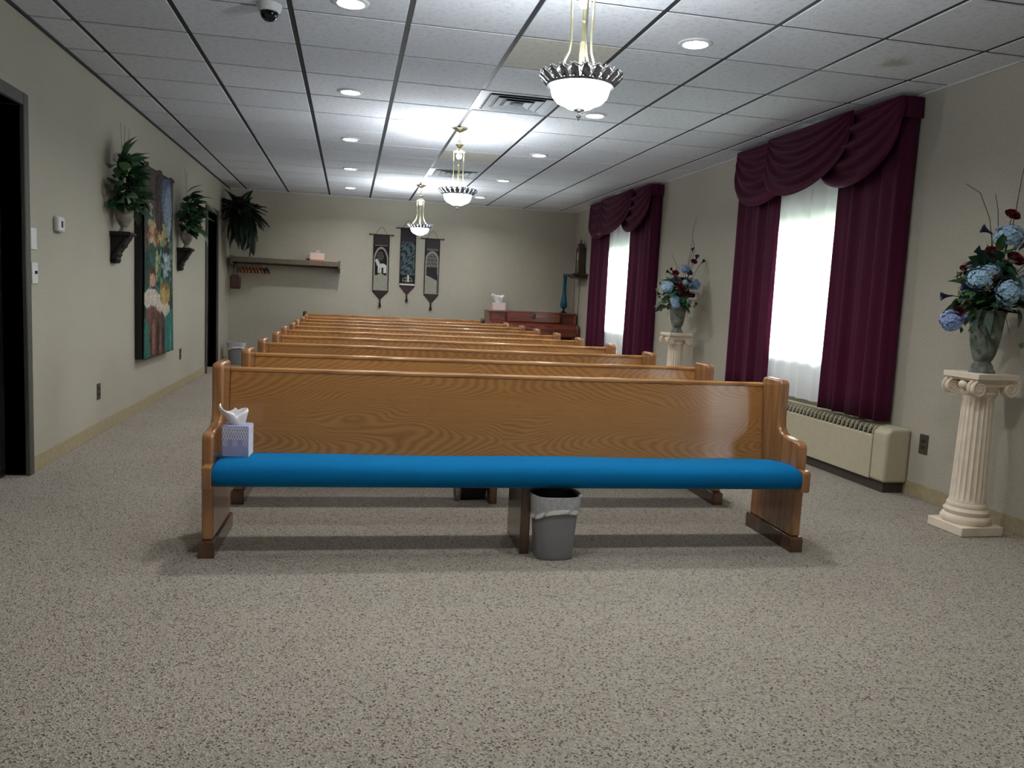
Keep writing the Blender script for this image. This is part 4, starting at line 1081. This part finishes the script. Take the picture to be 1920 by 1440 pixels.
# ------------------------------------------------------------------ piano corner
t = thing('upright_piano', 'reddish brown upright piano against the back wall right corner', 'piano', (2.15, YB, 0))
W = 1.44
obj('case', MB().box(.03, W - .03, -.40, -.01, .06, .925), 'mahog', t, bevel=.004)
obj('lid', MB().box(0, W, -.43, -.005, .925, .955), 'mahog', t, bevel=.008)
for x in (0, W - .04):
    obj('side_cheek', MB().prism([(-.42, .0), (-.42, .56), (-.60, .58), (-.61, .70), (-.58, .765), (-.43, .79), (-.42, .93), (-.005, .93), (-.005, 0)], x, x + .04, 'x'), 'mahog', t, bevel=.008)
obj('key_bed', MB().box(.04, W - .04, -.60, -.40, .58, .66), 'mahog', t, bevel=.006)
obj('fall_board', MB().prism([(-.60, .66), (-.605, .70), (-.57, .755), (-.43, .785), (-.40, .785), (-.40, .66)], .04, W - .04, 'x'), 'mahog', t, bevel=.006)
obj('music_desk', MB().prism([(.30, .79), (.30, .915), (.34, .935), (.66, .925), (.73, .945), (.80, .925), (1.12, .93), (1.16, .91), (1.16, .79)], -.445, -.425, 'y'), 'mahog', t, bevel=.006)
for s in (-1, 1):
    for dz in (0, .035):
        obj('desk_carving', MB().prism([(.73 + s * .02, .86 + dz * .9), (.73 + s * .16, .872 + dz), (.73 + s * .24, .866 + dz), (.73 + s * .15, .852 + dz), (.73 + s * .03, .845 + dz)][::s], -.452, -.444, 'y'), 'mahog', t, bevel=.002)
obj('desk_ornament', MB().ball((.73, -.446, .885), (.035, .012, .05), 14, 8), 'mahog_d', t)
for x in (.27, 1.17):
    obj('panel_strip', MB().box(x, x + .02, -.425, -.40, .79, .925), 'mahog_d', t, bevel=.004)
obj('lower_panel', MB().box(.06, W - .06, -.412, -.398, .10, .56), 'mahog_d', t, bevel=.004)
for x in (.05, W - .10):
    obj('front_leg', MB().lathe([(.03, .0), (.032, .03), (.02, .06), (.026, .2), (.03, .40), (.022, .44), (.034, .5), (.034, .58)], 16, (x + .025, -.55, 0)), 'mahog', t)
def tissue_box(loc, rz, label, w, d, h, mat, lattice=False, tk=1.0):
    t = thing('tissue_box', label, 'tissue box', loc, rz)
    obj('carton', MB().box(-w / 2, w / 2, -d / 2, d / 2, 0, h), mat, t, bevel=.003)
    r = random.Random(3)
    def tis(u, v):
        a = 2 * PI * u; rr = tk * (.022 + .026 * v + .012 * v * math.sin(3 * a + 1)) * (1 if v < .95 else .9)
        return (rr * 1.3 * math.cos(a) - .03 * v, rr * .7 * math.sin(a), h - .004 + .075 * tk * v + .02 * v * math.sin(2 * a + .8) - .02 * v * (math.cos(a) > .5))
    obj('tissue', MB().grid(tis, 26, 8, True), 'paper', t, solid=.0015, angle=80)
    if lattice:
        ln = MB(); f = -d / 2 - .0006
        def seg(x0, z0, x1, z1, th):
            dx, dz = x1 - x0, z1 - z0; L = math.hypot(dx, dz); nx, nz = -dz / L * th, dx / L * th
            ln.add([(x0 - nx, f, z0 - nz), (x1 - nx, f, z1 - nz), (x1 + nx, f, z1 + nz), (x0 + nx, f, z0 + nz)], [(0, 1, 2, 3)])
        n = 5; cw = (w - .008) / n
        for i in range(n):
            xa = -w / 2 + .004 + i * cw
            for j in range(3):
                za = h - .004 - (j + 1) * .028; th = .0013 * (1 - .25 * j)
                if j == 2 and i % 2: continue
                seg(xa, za, xa + cw / 2, za + .028, th); seg(xa + cw / 2, za + .028, xa + cw, za, th)
                seg(xa, za + .028, xa + cw / 2, za, th); seg(xa + cw / 2, za, xa + cw, za + .028, th)
        obj('printed_lattice', ln, 'boxline', t, smooth=False, kind='stuff')
        obj('side_label', MB().box(w / 2, w / 2 + .0008, -d / 2 + .002, d / 2 - .002, .002, h - .003), 'boxline', t)
    return t
tissue_box((2.345, YB - .20, .955), 0, 'pink tissue box with a white tissue on the piano', .21, .12, .12, 'cardboard', False, 1.7)
tissue_box((-.462, 3.59, .424), RZ - .05, 'lavender tissue box with white lattice print on the front pew seat', .112, .105, .135, 'bluebox', True)
t = thing('glass_vase', 'tall slender blue glass vase on the right end of the piano', 'vase', (3.425, YB - .2, .955))
obj('foot', MB().lathe([(.05, 0), (.052, .008), (.035, .02), (.018, .04), (.014, .055), (.02, .068)], 24), 'bluedark', t)
obj('body', MB().lathe([(.02, .066), (.05, .09), (.058, .12), (.052, .17), (.04, .24), (.030, .34), (.027, .44), (.028, .52), (.032, .60), (.036, .63), (.033, .63), (.028, .6), (.022, .4), (.03, .2)], 24,
    rmod=lambda a, z: 1 + .05 * math.cos(8 * a)), 'blueglass', t)
t = thing('corner_shelf', 'dark wooden wall shelf holding the clock in the back right corner', 'shelf', (XR, 12.25, 1.555))
obj('shelf_board', MB().box(-.25, -.001, -.25, .25, -.0, .028), 'walnut', t, bevel=.006)
obj('shelf_moulding', MB().prism([(-.001, 0), (-.22, 0), (-.20, -.02), (-.16, -.035), (-.13, -.05), (-.001, -.05)], -.20, .20, 'y'), 'walnut', t, bevel=.005)
t = thing('mantel_clock', 'dark wooden pinnacle clock on the corner shelf', 'clock', (XR - .075, 12.25, 1.583))
t.scale = (.60, .70, .90)
obj('base', MB().prism([(-.10, 0), (-.10, .02), (-.085, .04), (-.075, .075), (.09, .075), (.10, .04), (.105, 0)], -.155, .155, 'y'), 'walnut', t, bevel=.004)
obj('case', MB().box(-.062, .085, -.12, .12, .075, .42), 'walnut', t, bevel=.004)
obj('glass_door', MB().box(-.068, -.062, -.09, .09, .09, .40), 'clockglass', t, bevel=.003)
obj('dial', MB().lathe([(.07, -.07), (.07, -.074), (.002, -.075)], 28, (0, 0, .31), axis='x'), 'dial', t)
for a in (.5, 2.3):
    obj('clock_hand', MB().tube([(-.077, 0, .31), (-.077, .05 * math.sin(a), .31 + .05 * math.cos(a))], .003, 4), 'black', t)
for yy in (-.105, .105):
    obj('side_column', MB().lathe([(.012, .08), (.009, .1), (.011, .2), (.009, .38), (.013, .41)], 10, (-.074, yy, 0)), 'walnut', t)
obj('cornice', MB().box(-.085, .10, -.145, .145, .42, .445), 'walnut', t, bevel=.005)
obj('pediment', MB().prism([(-.13, .445), (.13, .445), (.06, .49), (.03, .53), (-.03, .53), (-.06, .49)][::-1], -.07, .085, 'x'), 'walnut', t, bevel=.005)
obj('finial', MB().lathe([(.02, .53), (.012, .54), (.024, .56), (.02, .58), (.008, .595), (.003, .625)], 14), 'walnut', t)
tag(obj('power_cord', MB().tube([(XR - .012, 12.42, 1.55), (XR - .012, 12.44, 1.2), (XR - .014, 12.45, .8), (XR - .012, 12.46, .4)], .004, 6), 'wire'), 'thin cord running down the wall below the clock shelf', 'cord')

# ------------------------------------------------------------------ bins and bag on the floor
def bin_(loc, rz, label, wx, wy, h, dark=True, s=1.0):
    t = thing('waste_bin', label, 'bin', loc, rz)
    def sup(a, rx, ry, p=3.2):
        c, q = math.cos(a), math.sin(a)
        return (rx * math.copysign(abs(c) ** (2 / p), c), ry * math.copysign(abs(q) ** (2 / p), q))
    pr = [(.72, .0), (.76, .006), (.78, .03), (.88, .6), (.94, .93), (.97, .95), (.97, 1.0), (.93, 1.0), (.91, .95), (.74, .03), (.3, .02), (.01, .02)]
    def f(u, v):
        k, z = pr[int(round(v * (len(pr) - 1)))]; x, y = sup(2 * PI * u, wx / 2 * k, wy / 2 * k); return (x, y, z * h)
    mb = MB().grid(f, 48, len(pr), True); mb.f.append(tuple(range(48))[::-1])
    obj('bucket', mb, 'can', t, angle=50)
    def g(u, v):
        a = 2 * PI * u; zb = .66 + .07 * math.sin(a + 2.6) + .02 * math.sin(3 * a)
        if v < .2:
            q = v / .2; k = .93 - .02 * (1 - q); z = .90 + .115 * q
        else:
            q = (v - .2) / .8; z = 1.015 - (1.015 - zb) * q; k = (.72 + .26 * min(1, z)) + .05 + .012 * math.sin(9 * a + 8 * q) * q
        x, y = sup(a, wx / 2 * k, wy / 2 * k); return (x, y, z * h)
    obj('liner', MB().grid(g, 72, 14, True), 'liner', t, angle=80, solid=.001)
    def hb(u, v):
        a = 2 * PI * u; zb = .66 + .07 * math.sin(a + 2.6) + .02 * math.sin(3 * a) + .075 * v
        k = (.72 + .26 * zb) + .056 + .006 * math.sin(PI * v); x, y = sup(a, wx / 2 * k, wy / 2 * k); return (x, y, zb * h)
    obj('liner_hem', MB().grid(hb, 72, 5, True), 'paper', t, angle=80)
    if dark:
        def inn(u, v):
            x, y = sup(2 * PI * u, wx / 2 * (.86 - .16 * v), wy / 2 * (.86 - .16 * v)); return (x, y, h * (.985 - .9 * v))
        mb = MB().grid(inn, 48, 6, True); mb.f.append(tuple(5 * 48 + k for k in range(48)))
        obj('inner_bag', mb, 'linerdark', t, angle=60)
    return t
bin_((.935, 3.425, 0), RZ, 'grey waste bin with white liner under the front pew', .222, .20, .292)
bin_((-1.60, 12.2, 0), .1, 'grey waste bin with white liner in the back left corner', .26, .24, .33, False)
t = thing('black_bag', 'small black bag with a grey highlight piece under the second pew', 'bag', (.685, 4.46, 0), .12)
obj('bag_body', MB().prism([(-.035, .0), (.10, .0), (.112, .06), (.105, .15), (.02, .165), (-.05, .15), (-.05, .05)], -.055, .06, 'y'), 'black', t, bevel=.015, seg=3)
obj('highlight_piece', MB().lathe([(.018, .0), (.026, .05), (.022, .11), (.008, .14)], 14, (-.062, -.045, .003)), 'pewter', t)  # pale metal piece modelled in place of the highlight on the bag
obj('handle', MB().tube([(-.03, 0, .15), (-.02, 0, .2), (.06, 0, .2), (.08, 0, .15)], .006, 6), 'black', t)
